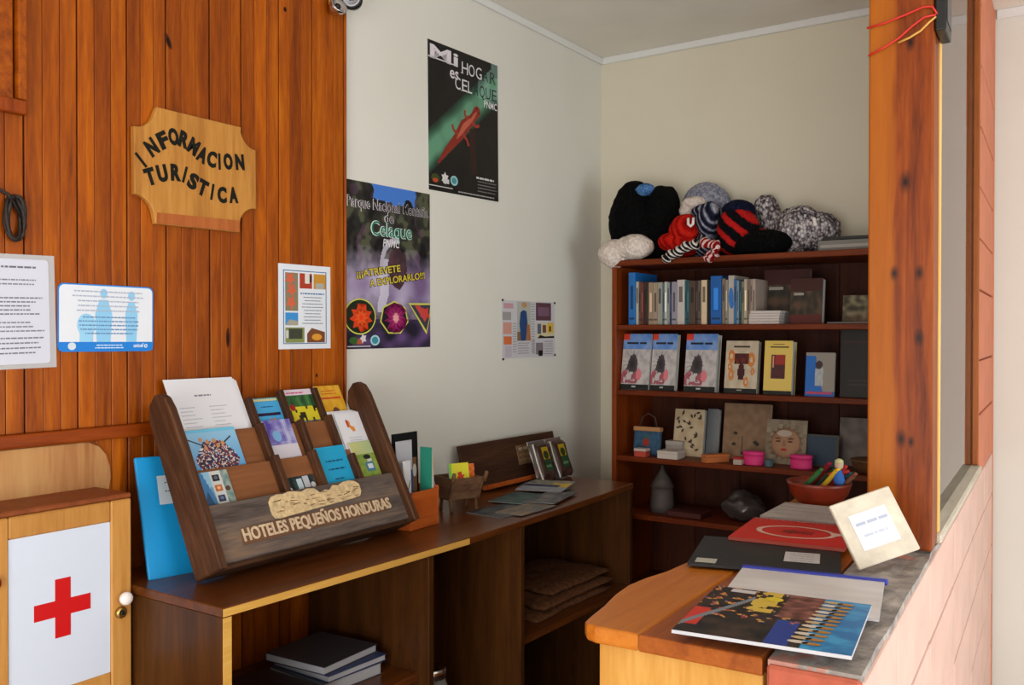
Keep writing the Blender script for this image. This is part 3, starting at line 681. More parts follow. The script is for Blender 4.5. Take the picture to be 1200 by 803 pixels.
e = thing('round_basket', 'small tan round basket beside the post on the display shelf', 'basket', T(P_(1008, -.28) + .03, -.27, zc + .0006))
MB().lathe([(.035, 0), (.055, .02), (.062, .045), (.058, .048), (.050, .022), (.03, .006)], 22).build('bowl', M['burlap'], e)
MB().lathe([(.0625, .040), (.066, .045), (.0625, .050), (.059, .045)], 22).build('rim', M['craft'], e)
# bottom shelf: pale figure and wrapped bundle
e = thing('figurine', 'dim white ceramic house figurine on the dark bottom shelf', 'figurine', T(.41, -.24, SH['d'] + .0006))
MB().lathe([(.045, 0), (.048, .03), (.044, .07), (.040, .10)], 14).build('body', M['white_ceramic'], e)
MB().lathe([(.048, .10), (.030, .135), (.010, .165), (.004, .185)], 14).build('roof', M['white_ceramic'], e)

tag(MB().bev(.46, .60, -.31, -.20, SH['d'] + .0006, SH['d'] + .022, .003).build('flat_box', plain('dark_red_card', (70, 24, 18), .7)), 'flat dark red box on the dark bottom shelf', 'box')
# ------------------------------------------------------------------ knitted goods heaped on the bookcase
def blob(name, org, parts, m, n=5, amp=.004, sc=38, parent=None, folds=.010):
    """one lumpy soft body: star-shaped union of ellipsoids round org"""
    bm = bmesh.new(); bmesh.ops.create_icosphere(bm, subdivisions=n, radius=1.0); org = Vector(org)
    for v in bm.verts:
        d = v.co.normalized(); rs = []
        for c_, r_ in parts:
            o = org - Vector(c_); o = Vector((o.x / r_[0], o.y / r_[1], o.z / r_[2])); q = Vector((d.x / r_[0], d.y / r_[1], d.z / r_[2]))
            A = q.dot(q); B = o.dot(q); C_ = o.dot(o) - 1; D = B * B - A * C_
            if D > 0:
                x = (-B + math.sqrt(D)) / A
                if x > 0: rs.append(x)
        r = max(rs) if rs else .01
        p = org + d * r
        r += amp * noise.noise(p * sc) + folds * noise.noise(p * 11 + Vector((org.x * 7, 0, 0)))
        v.co = org + d * r
    mb = MB(); bm.verts.index_update()
    mb.add([v.co[:] for v in bm.verts], [[v.index for v in f.verts] for f in bm.faces], None, Matrix(), 0, True); bm.free()
    return mb.build(name, m, parent)
def hp(px, py, y): return at(px, py, 'y', y)
TZ = SH['top']
def k_thing(name, label, cat, org, parts, m, **kw):
    lo = min(c[2] - r[2] for c, r in parts)
    return tag(blob(name, org, parts, m, **kw), label, cat, 'knitted goods heaped on the bookcase')
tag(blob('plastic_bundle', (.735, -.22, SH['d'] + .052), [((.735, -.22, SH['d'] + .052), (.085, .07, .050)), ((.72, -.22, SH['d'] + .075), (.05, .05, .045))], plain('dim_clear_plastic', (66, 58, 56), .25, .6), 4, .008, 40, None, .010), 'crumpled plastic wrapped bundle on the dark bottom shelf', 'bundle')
# large black cap pair
b1, b2 = hp(743, 247, -.20), hp(778, 252, -.19)
bk = k_thing('woolly_hat', 'big black knitted cap with sky blue patch at the left of the heap', 'hat', (.34, -.19, 1.93), [((b1.x, -.20, 1.970), (.108, .10, .150)), ((b2.x - .004, -.19, 1.955), (.074, .09, .145)), ((.33, -.2, 1.88), (.115, .1, .085))], M['k_black'], folds=.022, amp=.006)
q = hp(754, 220, -.25); blob('patch', (q.x, -.235, q.z - .008), [((q.x, -.235, q.z - .008), (.040, .035, .026))], M['k_blue'], 4, .004, 60, bk, .002)
# white mitten lump over the shelf end
w1, w2 = hp(722, 298, -.30), hp(747, 291, -.31)
k_thing('woolly_hat', 'white woolly bonnet hanging over the left end of the bookcase', 'hat', ((w1.x + w2.x) / 2, -.32, 1.835), [((w1.x, -.32, w1.z), (.066, .055, .058)), ((w2.x, -.32, w2.z + .004), (.070, .055, .050)), (((w1.x + w2.x) / 2, -.32, 1.838), (.05, .05, .044))], M['k_white'], folds=.012)
# light blue-grey dome behind
q = hp(827, 246, -.105)
cp = k_thing('woolly_hat', 'pale blue grey knitted cap at the back of the heap', 'hat', (q.x, -.105, 1.93), [((q.x, -.105, 1.965), (.108, .085, .142)), ((q.x, -.105, 1.88), (.10, .085, .09))], M['k_bluegrey'])
q = hp(812, 238, -.19); blob('white_band', (q.x, -.185, q.z), [((q.x, -.185, q.z), (.052, .03, .028)), ((q.x - .03, -.18, q.z - .03), (.03, .03, .03))], M['k_white'], 4, .003, 60, cp, .006)
# red bonnet with white toggle
q = hp(800, 272, -.24)
rd = k_thing('woolly_bonnet', 'red knitted bonnet with a white toggle', 'bonnet', (q.x, -.24, q.z - .01), [((q.x + .012, -.24, q.z + .01), (.062, .06, .058)), ((q.x - .05, -.26, q.z - .04), (.042, .045, .036)), ((q.x, -.24, 1.845), (.07, .06, .05))], M['k_red'])
q2 = hp(810, 261, -.302); MB().tube([(q2.x - .012, q2.y, q2.z + .018), (q2.x - .010, q2.y - .004, q2.z - .006), (q2.x, q2.y - .005, q2.z - .014), (q2.x + .009, q2.y - .004, q2.z - .006), (q2.x + .010, q2.y, q2.z + .018)], .0055).build('toggle', M['porcelain'], rd)
# navy and grey scarf bundle
q = hp(830, 262, -.22)
k_thing('woollen_scarf', 'navy and grey striped scarf bundle beside the red bonnet', 'scarf', (q.x, -.215, q.z), [((q.x + .01, -.235, q.z + .01), (.045, .05, .07)), ((q.x - .01, -.23, q.z + .045), (.05, .04, .030)), ((q.x, -.23, 1.84), (.05, .05, .05))], M['k_navy'])
# braids hanging at the front
for (nm, lab, m, pts) in (('braid', 'black and white wool braid hanging at the shelf front', 'k_bw', [(818, 286), (804, 289), (793, 296), (783, 300), (778, 307)]), ('braid', 'red and white wool braid hanging at the shelf front', 'k_rw', [(822, 284), (838, 287), (838, 297), (830, 301), (827, 309)])):
    pp = []
    for i, (x, y) in enumerate(pts): p = hp(x, y, -.362); pp.append((p.x, -.362 + .004 * (i % 2), max(p.z, 1.77)))
    fine = []
    for i in range(len(pp) - 1):
        for s_ in range(4): fine.append(tuple(pp[i][q] + (pp[i + 1][q] - pp[i][q]) * s_ / 4 for q in range(3)))
    fine.append(pp[-1])
    tag(MB().tube(fine, [.019 + .004 * math.sin(i * 1.9) for i in range(len(fine) - 1)] + [.008], 12).build(nm, M[m]), lab, 'braid', 'knitted goods heaped on the bookcase')
# black cap with red stripes
q = hp(868, 262, -.22)
sp = k_thing('woolly_hat', 'black knitted cap with slanting red stripes', 'hat', (q.x + .03, -.22, 1.865), [((q.x - .008, -.22, 1.895), (.075, .08, .085)), ((q.x + .07, -.22, 1.84), (.105, .09, .055)), ((q.x - .02, -.22, 1.845), (.075, .08, .056))], M['k_stripe'])
q = hp(866, 243, -.2); blob('crown', (q.x, -.205, q.z - .012), [((q.x, -.205, q.z - .012), (.062, .06, .04))], M['k_navytop'], 4, .003, 50, sp, .004)
q = hp(887, 284, -.3); blob('black_brim', (q.x + .02, -.25, 1.835), [((q.x + .01, -.255, 1.836), (.105, .07, .050)), ((q.x - .04, -.255, 1.825), (.06, .07, .036))], M['k_black'], 4, .003, 50, sp, .005)
# grey-white chunky pieces
q = hp(901, 247, -.085)
k_thing('woolly_mitten', 'chunky grey and white knitted mitten standing upright', 'mitten', (q.x, -.085, 1.93), [((q.x - .012, -.085, 1.985), (.048, .05, .056)), ((q.x + .01, -.085, 1.93), (.044, .05, .075)), ((q.x + .016, -.085, 1.85), (.042, .05, .062))], M['k_grey'], amp=.007, sc=60, folds=.004)
q = hp(944, 265, -.17)
gb = k_thing('woolly_hat', 'chunky grey and white knitted cap with white toggle at the right', 'hat', (q.x, -.17, 1.885), [((q.x - .022, -.17, 1.885), (.092, .09, .094)), ((q.x + .05, -.16, 1.88), (.070, .07, .07)), ((q.x - .03, -.17, 1.86), (.075, .08, .072))], M['k_grey'], amp=.007, sc=60, folds=.004)
q = hp(955, 260, -.25); MB().bev(-.006, .006, -.005, .005, -.016, .016, .004, 2, None, RY(-14)).build('toggle', M['porcelain'], gb, T(q.x, -.252, q.z))
# grey player box
e = thing('disc_player', 'flat grey player box with round knob at the right of the heap', 'player', T(at(958, 292, 'y', -.28).x, -.28, TZ + .0006))
MB().bev(0, .23, 0, .20, 0, .040, .004, 2).build('case', M['greyplastic'], e)
MB().bev(.01, .20, -.0015, .001, .012, .024, .0005).build('slot', plain('pale_slot', (160, 154, 146), .4), e)
MB().lathe([(.012, 0), (.012, .004), (.008, .006)], 18, None, frame((.212, 0, .022), (1, 0, 0), (0, 0, 1))).build('knob', M['chrome'], e)
MB().bev(.012, .22, .01, .19, .0402, .052, .003).build('upper_case', M['blackfolder'], e)

# ------------------------------------------------------------------ posters and signs on the left wall
def sheet(name, label, cat, mat, w_, h_, nx, ny, fn, draw=None, th=.0008, ink='ink'):
    mb = MB().grid(w_, h_, nx, ny, fn, th + .0001).box(0, w_, 0, h_, 0, th, (226, 226, 222))
    o = mb.build(name, M[ink], None, mat); tag(o, label, cat)
    if draw:
        d = MB(); draw(d, w_, h_); d.build('print', M[ink], o, T(0, 0, th + .0004))
    return o
# waterfall poster
def fn_p1(u, v):
    n = nz(u * 6, v * 8, 1.1) * .7 + nz(u * 18, v * 22, 4.2) * .6
    c = lerp((24, 26, 24), (72, 66, 58), n + .35)
    if n > .22: c = lerp(c, (86, 96, 66), .6)
    if n < -.25: c = (14, 14, 16)
    if nz(u * 9, v * 9, 8.0) > .3: c = lerp(c, (96, 64, 92), .5)
    if v > .90 - .05 * n and .30 < u + .06 * n < .82: c = (66, 120, 206)
    if v < .62:
        k = min(1, 1.25 * (1 - abs(v - .36) / .26) + .25 * n)
        c = lerp(c, lerp((120, 96, 140), (196, 186, 214), nz(u * 4, v * 5, 6) + .5), .95 * max(0, k) ** .7)
    if abs(u - .44 - .05 * nz(v * 6, 0)) < .05 and .22 < v < .55: c = lerp((206, 204, 220), c, .2)
    if math.hypot((u - .60) * 1.2, v - .50) < .13 + .03 * n: c = lerp((50, 34, 40), (84, 54, 66), n + .5)
    if abs(math.hypot((u - .58) * 1.0, v - .5) - .17) < .02 and u < .62 and v > .46: c = (176, 172, 186)
    if v < .18: c = lerp((30, 26, 44), (96, 70, 120), nz(u * 7, v * 12, 2) + .35 + (u - .4) * .4)
    return c
def dr_p1(d, w_, h_):
    W, H = w_, h_
    for (s, y, sz, wd, x, col, oc, b) in (('Parque Nacional Montaña', .845, .046, .93, .03, (24, 18, 28), (206, 200, 206), .0014), ('de', .775, .046, .10, .44, (28, 22, 30), (206, 200, 206), .0013), ('Celaque', .690, .064, .47, .285, (24, 116, 92), (206, 226, 218), .0019)):
        d.text(s, x * W, y * H, sz, oc, 0, bold=b, width=wd * W + .006); d.text(s, x * W + .003, y * H, sz, col, .0003, bold=.0001, width=wd * W)
    d.text('PNMC', .42 * W, .625 * H, .036, (222, 220, 224), .0003, bold=.0004, width=.2 * W, shear=.25)
    for (s, x, y, wd) in (('¡¡¡ATREVETE', .13, .425, .50), ('A EXPLORARLO!!!', .28, .375, .66)):
        d.text(s, x * W, y * H, .030, (40, 30, 10), .0003, bold=.0022, width=wd * W, rot=R(8)); d.text(s, x * W, y * H, .030, (206, 186, 60), .0006, bold=.0006, width=wd * W, rot=R(8))
    # oval with orange flower
    d.ell(.168 * W, .193 * H, .172 * W, .108 * H, (206, 206, 90), .0003, 36); d.ell(.168 * W, .193 * H, .160 * W, .100 * H, (22, 36, 20), .0006, 36)
    d.star(.178 * W, .187 * H, .052, .034, 9, (214, 62, 22), .0009, .1, .86); d.star(.178 * W, .187 * H, .032, .018, 9, (232, 84, 30), .0011, .3, .86); d.ell(.178 * W, .187 * H, .008, .008, (226, 60, 20), .0013)
    # seven-sided frame with magenta flower
    d.ell(.555 * W, .187 * H, .172 * W, .108 * H, (206, 206, 90), .0003, 7, math.pi / 2); d.ell(.555 * W, .187 * H, .157 * W, .098 * H, (28, 20, 30), .0006, 7, math.pi / 2)
    d.star(.57 * W, .187 * H, .058, .030, 11, (130, 20, 84), .0009, .2, .84); d.star(.57 * W, .187 * H, .042, .018, 11, (170, 40, 110), .0011, .4, .84); d.star(.57 * W, .187 * H, .017, .011, 8, (226, 160, 160), .0013)
    # triangle with red flower
    d.poly([(.725 * W, .283 * H), (.998 * W, .286 * H), (.998 * W, .20 * H), (.950 * W, .082 * H)], (206, 206, 90), .0003); d.poly([(.75 * W, .272 * H), (.998 * W, .275 * H), (.985 * W, .19 * H), (.948 * W, .108 * H)], (60, 60, 70), .0006)
    d.star(.93 * W, .215 * H, .027, .016, 5, (206, 62, 56), .0009, .3); d.poly([(.80 * W, .268 * H), (.86 * W, .272 * H), (.95 * W, .2 * H), (.92 * W, .17 * H)], (196, 70, 66), .0010)
    # logos
    d.ell(.10 * W, .050 * H, .05 * W, .022 * H, (52, 92, 40), .0003); d.poly([(.13 * W, .028 * H), (.20 * W, .028 * H), (.18 * W, .06 * H), (.14 * W, .06 * H)], (176, 84, 60), .0005)
    d.star(.20 * W, .062 * H, .016, .009, 5, (214, 208, 214), .0007); d.ell(.33 * W, .050 * H, .052 * W, .032 * H, (170, 214, 220), .0005); d.ell(.33 * W, .050 * H, .036 * W, .022 * H, (60, 140, 160), .0007)
    d.rect(.03 * W, .012 * H, .28 * W, .018 * H, (196, 196, 200), .0003)
sheet('waterfall_poster', 'park poster with waterfall, purple mist and three framed flowers', 'poster', WALL(-1.592, 1.4545, .0006, .35), .405, .512, 110, 140, fn_p1, dr_p1)
# salamander poster
def fn_p2(u, v):
    # diagonal green leaf on black
    s = v - (.25 + .62 * u); n = nz(u * 8, v * 8, 2)
    c = lerp((12, 12, 13), (22, 20, 20), n + .5)
    wv = .07 + .07 * u
    if abs(s) < .15:
        k = 1 - abs(s) / .15; c = lerp((24, 52, 40), (96, 150, 120), min(1, k * 1.5) + .3 * n)
        if u > .7 and v > .72: c = lerp(c, (170, 196, 196), .6 * max(0, nz(u * 7, v * 7, 9) + .5))
    if abs(u - (.62 - .05 * (v - .3))) < .045 and .16 < v < .48: c = (44, 20, 16)
    if v > .9 and u > .9: c = (96, 120, 116)
    return c
def dr_p2(d, w_, h_):
    W, H = w_, h_
    d.text('Mi', .01 * W, .885 * H, .064, (222, 214, 222), .0003, bold=.0016, width=.38 * W)
    d.rect(.005 * W, .885 * H, .40 * W, .893 * H, (222, 214, 222), .0003)
    d.text('es', .29 * W, .795 * H, .058, (220, 214, 220), .0003, bold=.0008, width=.12 * W)
    for (s, x, y, wd, n0) in (('HOGAR', .45, .852, .52, 3), ('CELAQUE', .36, .730, .62, 3)):
        st = wd * W / len(s)
        for i, ch in enumerate(s):
            col = (216, 216, 218) if i < n0 else (24, 44, 40)
            d.text(ch, x * W + st * i, y * H, .060, col, .0003, width=st * (.84 if ch not in 'IL' else .66)); xx = x * W + st * i
            if ch in 'HALERU':      # slab feet of the roman capitals
                d.rect(xx - .002, y * H - .0005, xx + st * .30, y * H + .0016, col, .00035)
    d.text('PNMC', .78 * W, .665 * H, .036, (220, 220, 224), .0004, bold=.0004, width=.20 * W)
    # salamander, nose up right
    cl = [(.12, .185), (.18, .235), (.24, .285), (.31, .335), (.38, .385), (.44, .435), (.49, .485), (.55, .52), (.60, .55), (.635, .58), (.67, .61), (.70, .628), (.72, .635)]
    hw_ = [.003, .008, .012, .015, .018, .023, .025, .022, .017, .017, .021, .017, .004]
    def strip(cl, hw_, col, z):
        P = [Vector((x * W, y * H)) for x, y in cl]; a_, b_ = [], []
        for i in range(len(P)):
            t_ = (P[min(i + 1, len(P) - 1)] - P[max(i - 1, 0)]).normalized(); n_ = Vector((-t_.y, t_.x)); a_.append(P[i] + n_ * hw_[i]); b_.append(P[i] - n_ * hw_[i])
        d.poly([tuple(p) for p in a_] + [tuple(p) for p in b_[::-1]], col, z)
    strip(cl, hw_, (134, 38, 26), .0004)
    strip(cl[4:11], [.002, .008, .011, .010, .006, .006, .002], (186, 92, 70), .0007)
    for leg in (((.60, .53), (.66, .505), (.71, .52)), ((.47, .43), (.53, .39), (.55, .355)), ((.55, .54), (.50, .565), (.50, .60)), ((.40, .42), (.34, .44), (.32, .475))): strip(leg, [.007, .005, .006], (150, 52, 36), .0006)
    d.ell(.675 * W, .632 * H, .0035, .0035, (20, 10, 10), .0009); d.ell(.705 * W, .607 * H, .0035, .0035, (20, 10, 10), .0009)
    # logos and small print
    d.ell(.085 * W, .085 * H, .055 * W, .030 * H, (60, 70, 30), .0003); d.ell(.085 * W, .07 * H, .035 * W, .014 * H, (190, 70, 40), .0005)
    d.star(.215 * W, .095 * H, .022, .013, 6, (216, 212, 214), .0004); d.rect(.19 * W, .06 * H, .27 * W, .09 * H, (206, 204, 206), .0005)
    d.ell(.34 * W, .09 * H, .052 * W, .034 * H, (150, 200, 206), .0004); d.ell(.34 * W, .09 * H, .034 * W, .022 * H, (70, 140, 150), .0006)
    d.lines(.66 * W, .985 * W, .145 * H, 1, .01, .007, (206, 206, 206), .0003); d.lines(.68 * W, .985 * W, .120 * H, 4, .0115, .0035, (120, 120, 120), .0003)
    d.rect(.0 * W, .030 * H, .32 * W, .036 * H, (200, 200, 200), .0003); d.lines(.40 * W, .98 * W, .020 * H, 1, .01, .004, (170, 170, 170), .0003)
sheet('salamander_poster', 'black poster with a red salamander on a green leaf', 'poster', WALL(-1.195, 1.985, .0006, .8), .406, .502, 100, 124, fn_p2, dr_p2)
# newspaper clipping with four pins
def dr_news(d, w_, h_):
    W, H = w_, h_
    R_ = lambda x0, y0, x1, y1, c, z=.0002: d.rect(x0 * W, y0 * H, x1 * W, y1 * H, c, z)
    R_(.03, .86, .20, .95, (196, 150, 160)); R_(.01, .66, .16, .80, (156, 152, 150)); R_(.02, .42, .17, .62, (206, 150, 136)); R_(.03, .24, .17, .38, (210, 112, 60)); R_(.05, .02, .17, .22, (186, 178, 190))
    R_(.27, .30, .52, .985, (176, 180, 168)); R_(.27, .30, .36, .46, (130, 104, 70), .0003)
    d.ell(.40 * W, .93 * H, .05 * W, .05 * H, (190, 140, 100), .0006); d.poly([(.31 * W, .60 * H), (.33 * W, .80 * H), (.38 * W, .84 * H), (.44 * W, .82 * H), (.46 * W, .62 * H), (.43 * W, .30 * H), (.34 * W, .30 * H)], (38, 70, 120), .0005)
    d.poly([(.45 * W, .60 * H), (.50 * W, .58 * H), (.52 * W, .30 * H), (.44 * W, .30 * H)], (170, 110, 60), .0006)
    R_(.62, .66, .92, .98, (92, 60, 72)); R_(.66, .74, .88, .9, (120, 90, 110), .0004)
    R_(.64, .34, .98, .62, (206, 198, 160)); R_(.65, .42, .72, .60, (90, 100, 130), .0004); R_(.75, .44, .82, .58, (120, 70, 50), .0004); R_(.85, .44, .96, .62, (216, 180, 60), .0004); R_(.88, .46, .92, .56, (120, 60, 30), .0005)
    d.poly([(.65 * W, .34 * H), (.98 * W, .34 * H), (.98 * W, .38 * H), (.8 * W, .37 * H), (.7 * W, .40 * H)], (30, 26, 30), .0005)
    R_(.62, .05, .76, .26, (130, 120, 126)); R_(.67, .02, .75, .12, (24, 22, 26), .0004)
    for (x0, x1, y1, n) in ((.19, .26, .60, 12), (.28, .50, .26, 5), (.53, .60, .95, 20), (.78, .97, .28, 6), (.55, .61, .3, 6)): d.lines(x0 * W, x1 * W, y1 * H, n, .0098, .0038, (150, 148, 152), .0002, jit=.1)
nw = sheet('newspaper_clipping', 'colour newspaper page pinned to the white wall', 'clipping', WALL(-.766, 1.408, .0006, .3), .377, .220, 4, 4, lambda u, v: (200, 198, 204), dr_news)
for (u_, v_) in ((.0, .222), (.376, .219), (.003, -.004), (.377, .004)): MB().lathe([(.0045, 0), (.0045, .003), (.002, .005)], 10).build('pin', M['black'], nw, T(u_ * .985 + .003, v_ * .98 + .002, .001))
# small hotel flyer on the panelling
def dr_small(d, w_, h_):
    W, H = w_, h_
    R_ = lambda x0, y0, x1, y1, c, z=.0002: d.rect(x0 * W, y0 * H, x1 * W, y1 * H, c, z)
    R_(.085, .06, .915, .93, (40, 96, 150)); R_(.10, .07, .90, .92, (222, 226, 234), .0004)
    z = .0006
    R_(.12, .45, .36, .90, (132, 122, 96), z)
    for (x, y) in ((.21, .83), (.24, .70), (.23, .55)): d.star(x * W, y * H, .022, .010, 5, (206, 96, 66), z + .0002, .4)
    R_(.39, .72, .63, .90, (170, 60, 40), z); R_(.49, .78, .58, .90, (220, 214, 206), z + .0002); R_(.58, .80, .62, .88, (40, 36, 44), z + .0003)
    R_(.66, .72, .90, .90, (196, 140, 50), z); R_(.70, .72, .86, .79, (170, 168, 160), z + .0002)
    R_(.12, .28, .36, .43, (60, 140, 206), z); d.poly([(.12 * W, .28 * H), (.36 * W, .28 * H), (.36 * W, .33 * H), (.2 * W, .35 * H)], (160, 156, 140), z + .0002)
    R_(.12, .075, .48, .255, (130, 140, 80), z); R_(.18, .12, .44, .24, (60, 66, 50), z + .0002); R_(.13, .13, .18, .22, (200, 200, 190), z + .0003)
    d.poly([(.53 * W, .075 * H), (.88 * W, .075 * H), (.88 * W, .2 * H), (.62 * W, .25 * H), (.53 * W, .18 * H)], (120, 70, 40), z); d.ell(.72 * W, .14 * H, .1 * W, .04 * H, (216, 150, 50), z + .0002)
    d.lines(.40 * W, .88 * W, .66 * H, 1, .01, .004, (60, 110, 160), z, True, .05); d.lines(.42 * W, .86 * W, .615 * H, 9, .0092, .0022, (90, 100, 110), z, True, .4)
sheet('hotel_flyer', 'small white flyer with photographs pinned near the panelling edge', 'flyer', WALL(-1.860, 1.458, PX + .0004, .2), .197, .237, 4, 4, lambda u, v: (222, 226, 234), dr_small)
# blue and white rights notice with rounded corners
def rounded(w_, h_, r, n=5):
    p = []
    for (cx, cy, a0) in ((w_ - r, r, -90), (w_ - r, h_ - r, 0), (r, h_ - r, 90), (r, r, 180)):
        for k in range(n + 1): a = R(a0 + 90 * k / n); p.append((cx + r * math.cos(a), cy + r * math.sin(a)))
    return p
o = MB().prism(rounded(.236, .152, .014), 0, .002, (30, 130, 214)).build('notice', M['ink'], None, WALL(-2.4865, 1.4605, PX + .0004, -.3)); tag(o, 'white notice with blue figures and blue footer band on the panelling', 'notice')
d = MB(); d.poly(rounded(.230, .146, .012), (222, 226, 234), .0, T(.003, .003, 0)); d.rect(.0015, .003, .2345, .022, (26, 124, 212), .0003); d.poly([(x + .0015, y * .6 + .0015) for x, y in rounded(.233, .03, .012)], (26, 124, 212), .0004)
for (cx, hh, wd) in (((.108, .118, .034)), ((.178, .115, .026))):
    d.ell(cx, hh + .014, .009, .011, (140, 196, 232), .0004); d.poly([(cx - wd * .5, .022), (cx - wd * .62, .085), (cx - wd * .3, hh), (cx + wd * .3, hh), (cx + wd * .62, .085), (cx + wd * .5, .022)], (140, 198, 234), .0003)
d.ell(.066, .060, .022, .026, (150, 204, 236), .0005); d.poly([(.05, .022), (.05, .05), (.082, .05), (.082, .022)], (150, 204, 236), .00055)
d.lines(.03, .212, .136, 5, .0108, .0030, (168, 178, 198), .0008, True, .2); d.lines(.045, .200, .078, 5, .0092, .0030, (100, 138, 184), .0008, True, .25)
d.ell(.032, .0125, .0095, .0085, (206, 216, 226), .0007); d.lines(.085, .160, .0145, 2, .006, .0024, (206, 226, 240), .0007, True, .2)
d.text('unicef', .183, .0095, .013, (220, 232, 244), .0007, bold=.0003, width=.026); d.ell(.2155, .0125, .0045, .0045, (220, 232, 244), .0007); d.star(.2155, .0125, .003, .0015, 6, (60, 140, 214), .0009)
d.build('print', M['ink'], o, T(0, 0, .0023))
# laminated page at the left edge of view
o = MB().bev(0, .203, 0, .242, 0, .0012, .0004).build('laminated_page', M['sleeve'], None, WALL(-2.691, 1.4235, PX + .0004, 1.2)); tag(o, 'typed page in a crinkled clear sleeve at the left edge', 'page')
mb = MB().prism(rounded(.185, .222, .008), 0, .0004, (206, 208, 222)); mb.build('paper', M['matt'], o, T(.004, .010, .0014))
d = MB().lines(.07, .165, .205, 1, .01, .004, (110, 110, 120), 0, True, .1); d.lines(.02, .175, .178, 2, .009, .003, (130, 130, 140), 0, True, .4); d.lines(.02, .178, .14, 5, .0085, .003, (120, 120, 130), 0, False, .2); d.lines(.02, .178, .088, 3, .009, .003, (130, 130, 140), 0, False, .2); d.lines(.02, .178, .055, 4, .0105, .003, (120, 120, 130), 0, False, .15)
d.build('print', M['matt'], o, T(0, .010, .0021))

# ------------------------------------------------------------------ carved tourist information sign
Y0, Z0 = -2.13, 1.908
SG = [(-2.250, 2.038), (-2.002, 2.041)]
outl = []
def arc(cx, cz, r, a0, a1, n=7): return [(cx + r * math.cos(R(a0 + (a1 - a0) * k / n)), cz + r * math.sin(R(a0 + (a1 - a0) * k / n))) for k in range(n + 1)]
outl += arc(-2.300, 2.036, .050, 0, -90)[::-1][:0]
outl = [(-2.247, 2.042)] + [(-1.998, 2.040)] + arc(-1.950, 2.038, .050, 180, 270)[1:] + [(-1.948, 1.832)] + arc(-1.952, 1.780, .052, 90, 180)[1:] + [(-2.004, 1.765), (-2.252, 1.763)] + arc(-2.308, 1.774, .053, 0, 90)[1:] + [(-2.309, 1.985)] + arc(-2.306, 2.040, .054, 270, 360)[1:-1]
pts = [(y - Y0, z - Z0) for y, z in outl]
sg = thing('wooden_sign', 'carved wooden tourist information sign with scooped corners', 'sign', frame((PX + .0004, Y0, Z0), (0, 1, 0), (0, 0, 1)))
MB().prism(pts, 0, .016, None, Matrix(), 0, .003, 2).build('board', M['sign'], sg)
MB().prism([(-2.250 - Y0, 1.7645 - Z0), (-2.006 - Y0, 1.7665 - Z0), (-2.008 - Y0, 1.795 - Z0), (-2.248 - Y0, 1.790 - Z0)], .0162, .0185).build('lower_strip', wood('red_brown_strip', (150, 78, 34), (176, 98, 48), (190, 114, 60), 'y', .5, .1), sg)
mb = MB(); dark = (22, 22, 16)
def letters(txt, pos, size):
    for i, ch in enumerate(txt):
        a = pos[max(0, i - 1)]; b = pos[min(len(pos) - 1, i + 1)]; ang = math.atan2(b[1] - a[1], b[0] - a[0])
        y, z = pos[i]; hw = size * .27; ux, uy = math.cos(ang), math.sin(ang)
        x0 = (y - Y0) - hw * ux * (.35 if ch == 'I' else 1) + size * .35 * uy; y0 = (z - Z0) - hw * uy - size * .35 * ux
        mb.text(ch, x0, y0, size, dark, .0168, bold=.0028, rot=ang, extrude=.0008, width=(size * .12 if ch == 'I' else size * .54))
letters('INFORMACION', [(-2.291, 1.916), (-2.264, 1.943), (-2.233, 1.965), (-2.203, 1.979), (-2.174, 1.977), (-2.146, 1.965), (-2.117, 1.948), (-2.091, 1.942), (-2.067, 1.940), (-2.041, 1.944), (-2.005, 1.948)], .052)
letters('TURISTICA', [(-2.266, 1.874), (-2.235, 1.886), (-2.198, 1.893), (-2.170, 1.889), (-2.146, 1.878), (-2.117, 1.866), (-2.089, 1.858), (-2.060, 1.856), (-2.022, 1.860)], .052)
mb.build('lettering', M['matt'], sg)

# ------------------------------------------------------------------ small things on the panelling
e = thing('wall_board', 'brown framed wooden board at the upper left edge', 'board', frame((PX + .0004, -2.99, 1.960), (0, 1, 0), (0, 0, 1)))
MB().bev(0, .405, .022, .70, 0, .012, .002).build('panel', M['panel'], e)
MB().bev(0, .430, 0, .030, 0, .022, .004, 2).build('bottom_rail', M['panel_h'], e)
MB().bev(.410, .430, .031, .70, 0, .022, .004, 2).build('side_rail', M['panel'], e)
pts = []
for k in range(60):
    a = k * .42; pts.append((PX + .012 + .006 * math.sin(k * .7), -2.583 + .017 * math.cos(a) + .004 * math.sin(k * .31), 1.742 + .046 * math.sin(a)))
pts = [(PX + .01, -2.66, 1.80), (PX + .012, -2.62, 1.80), (PX + .012, -2.597, 1.79)] + pts
tag(MB().tube(pts, .0042, 7).build('cable_coil', M['cable']), 'coil of dark cable hanging at the left edge', 'cable')
# pale round-ended board under the rail
p = [(0, 0)] + [(.300, 0), (.305, .03)] + [(.285 + .02 * math.cos(a) - .0 , .05 + .02 * math.sin(a)) for a in ()] + [(.303, .055), (.294, .082), (.277, .102), (.250, .115)] + [(0, .115)]
tag(MB().prism(p, 0, .006, None, Matrix(), 0, .0015).build('worn_board', M['paleboard'], None, frame((PX + .0003, -2.668, 1.1425), (0, 1, 0), (0, 0, 1))), 'pale worn board with rounded end above the first aid cabinet', 'board')
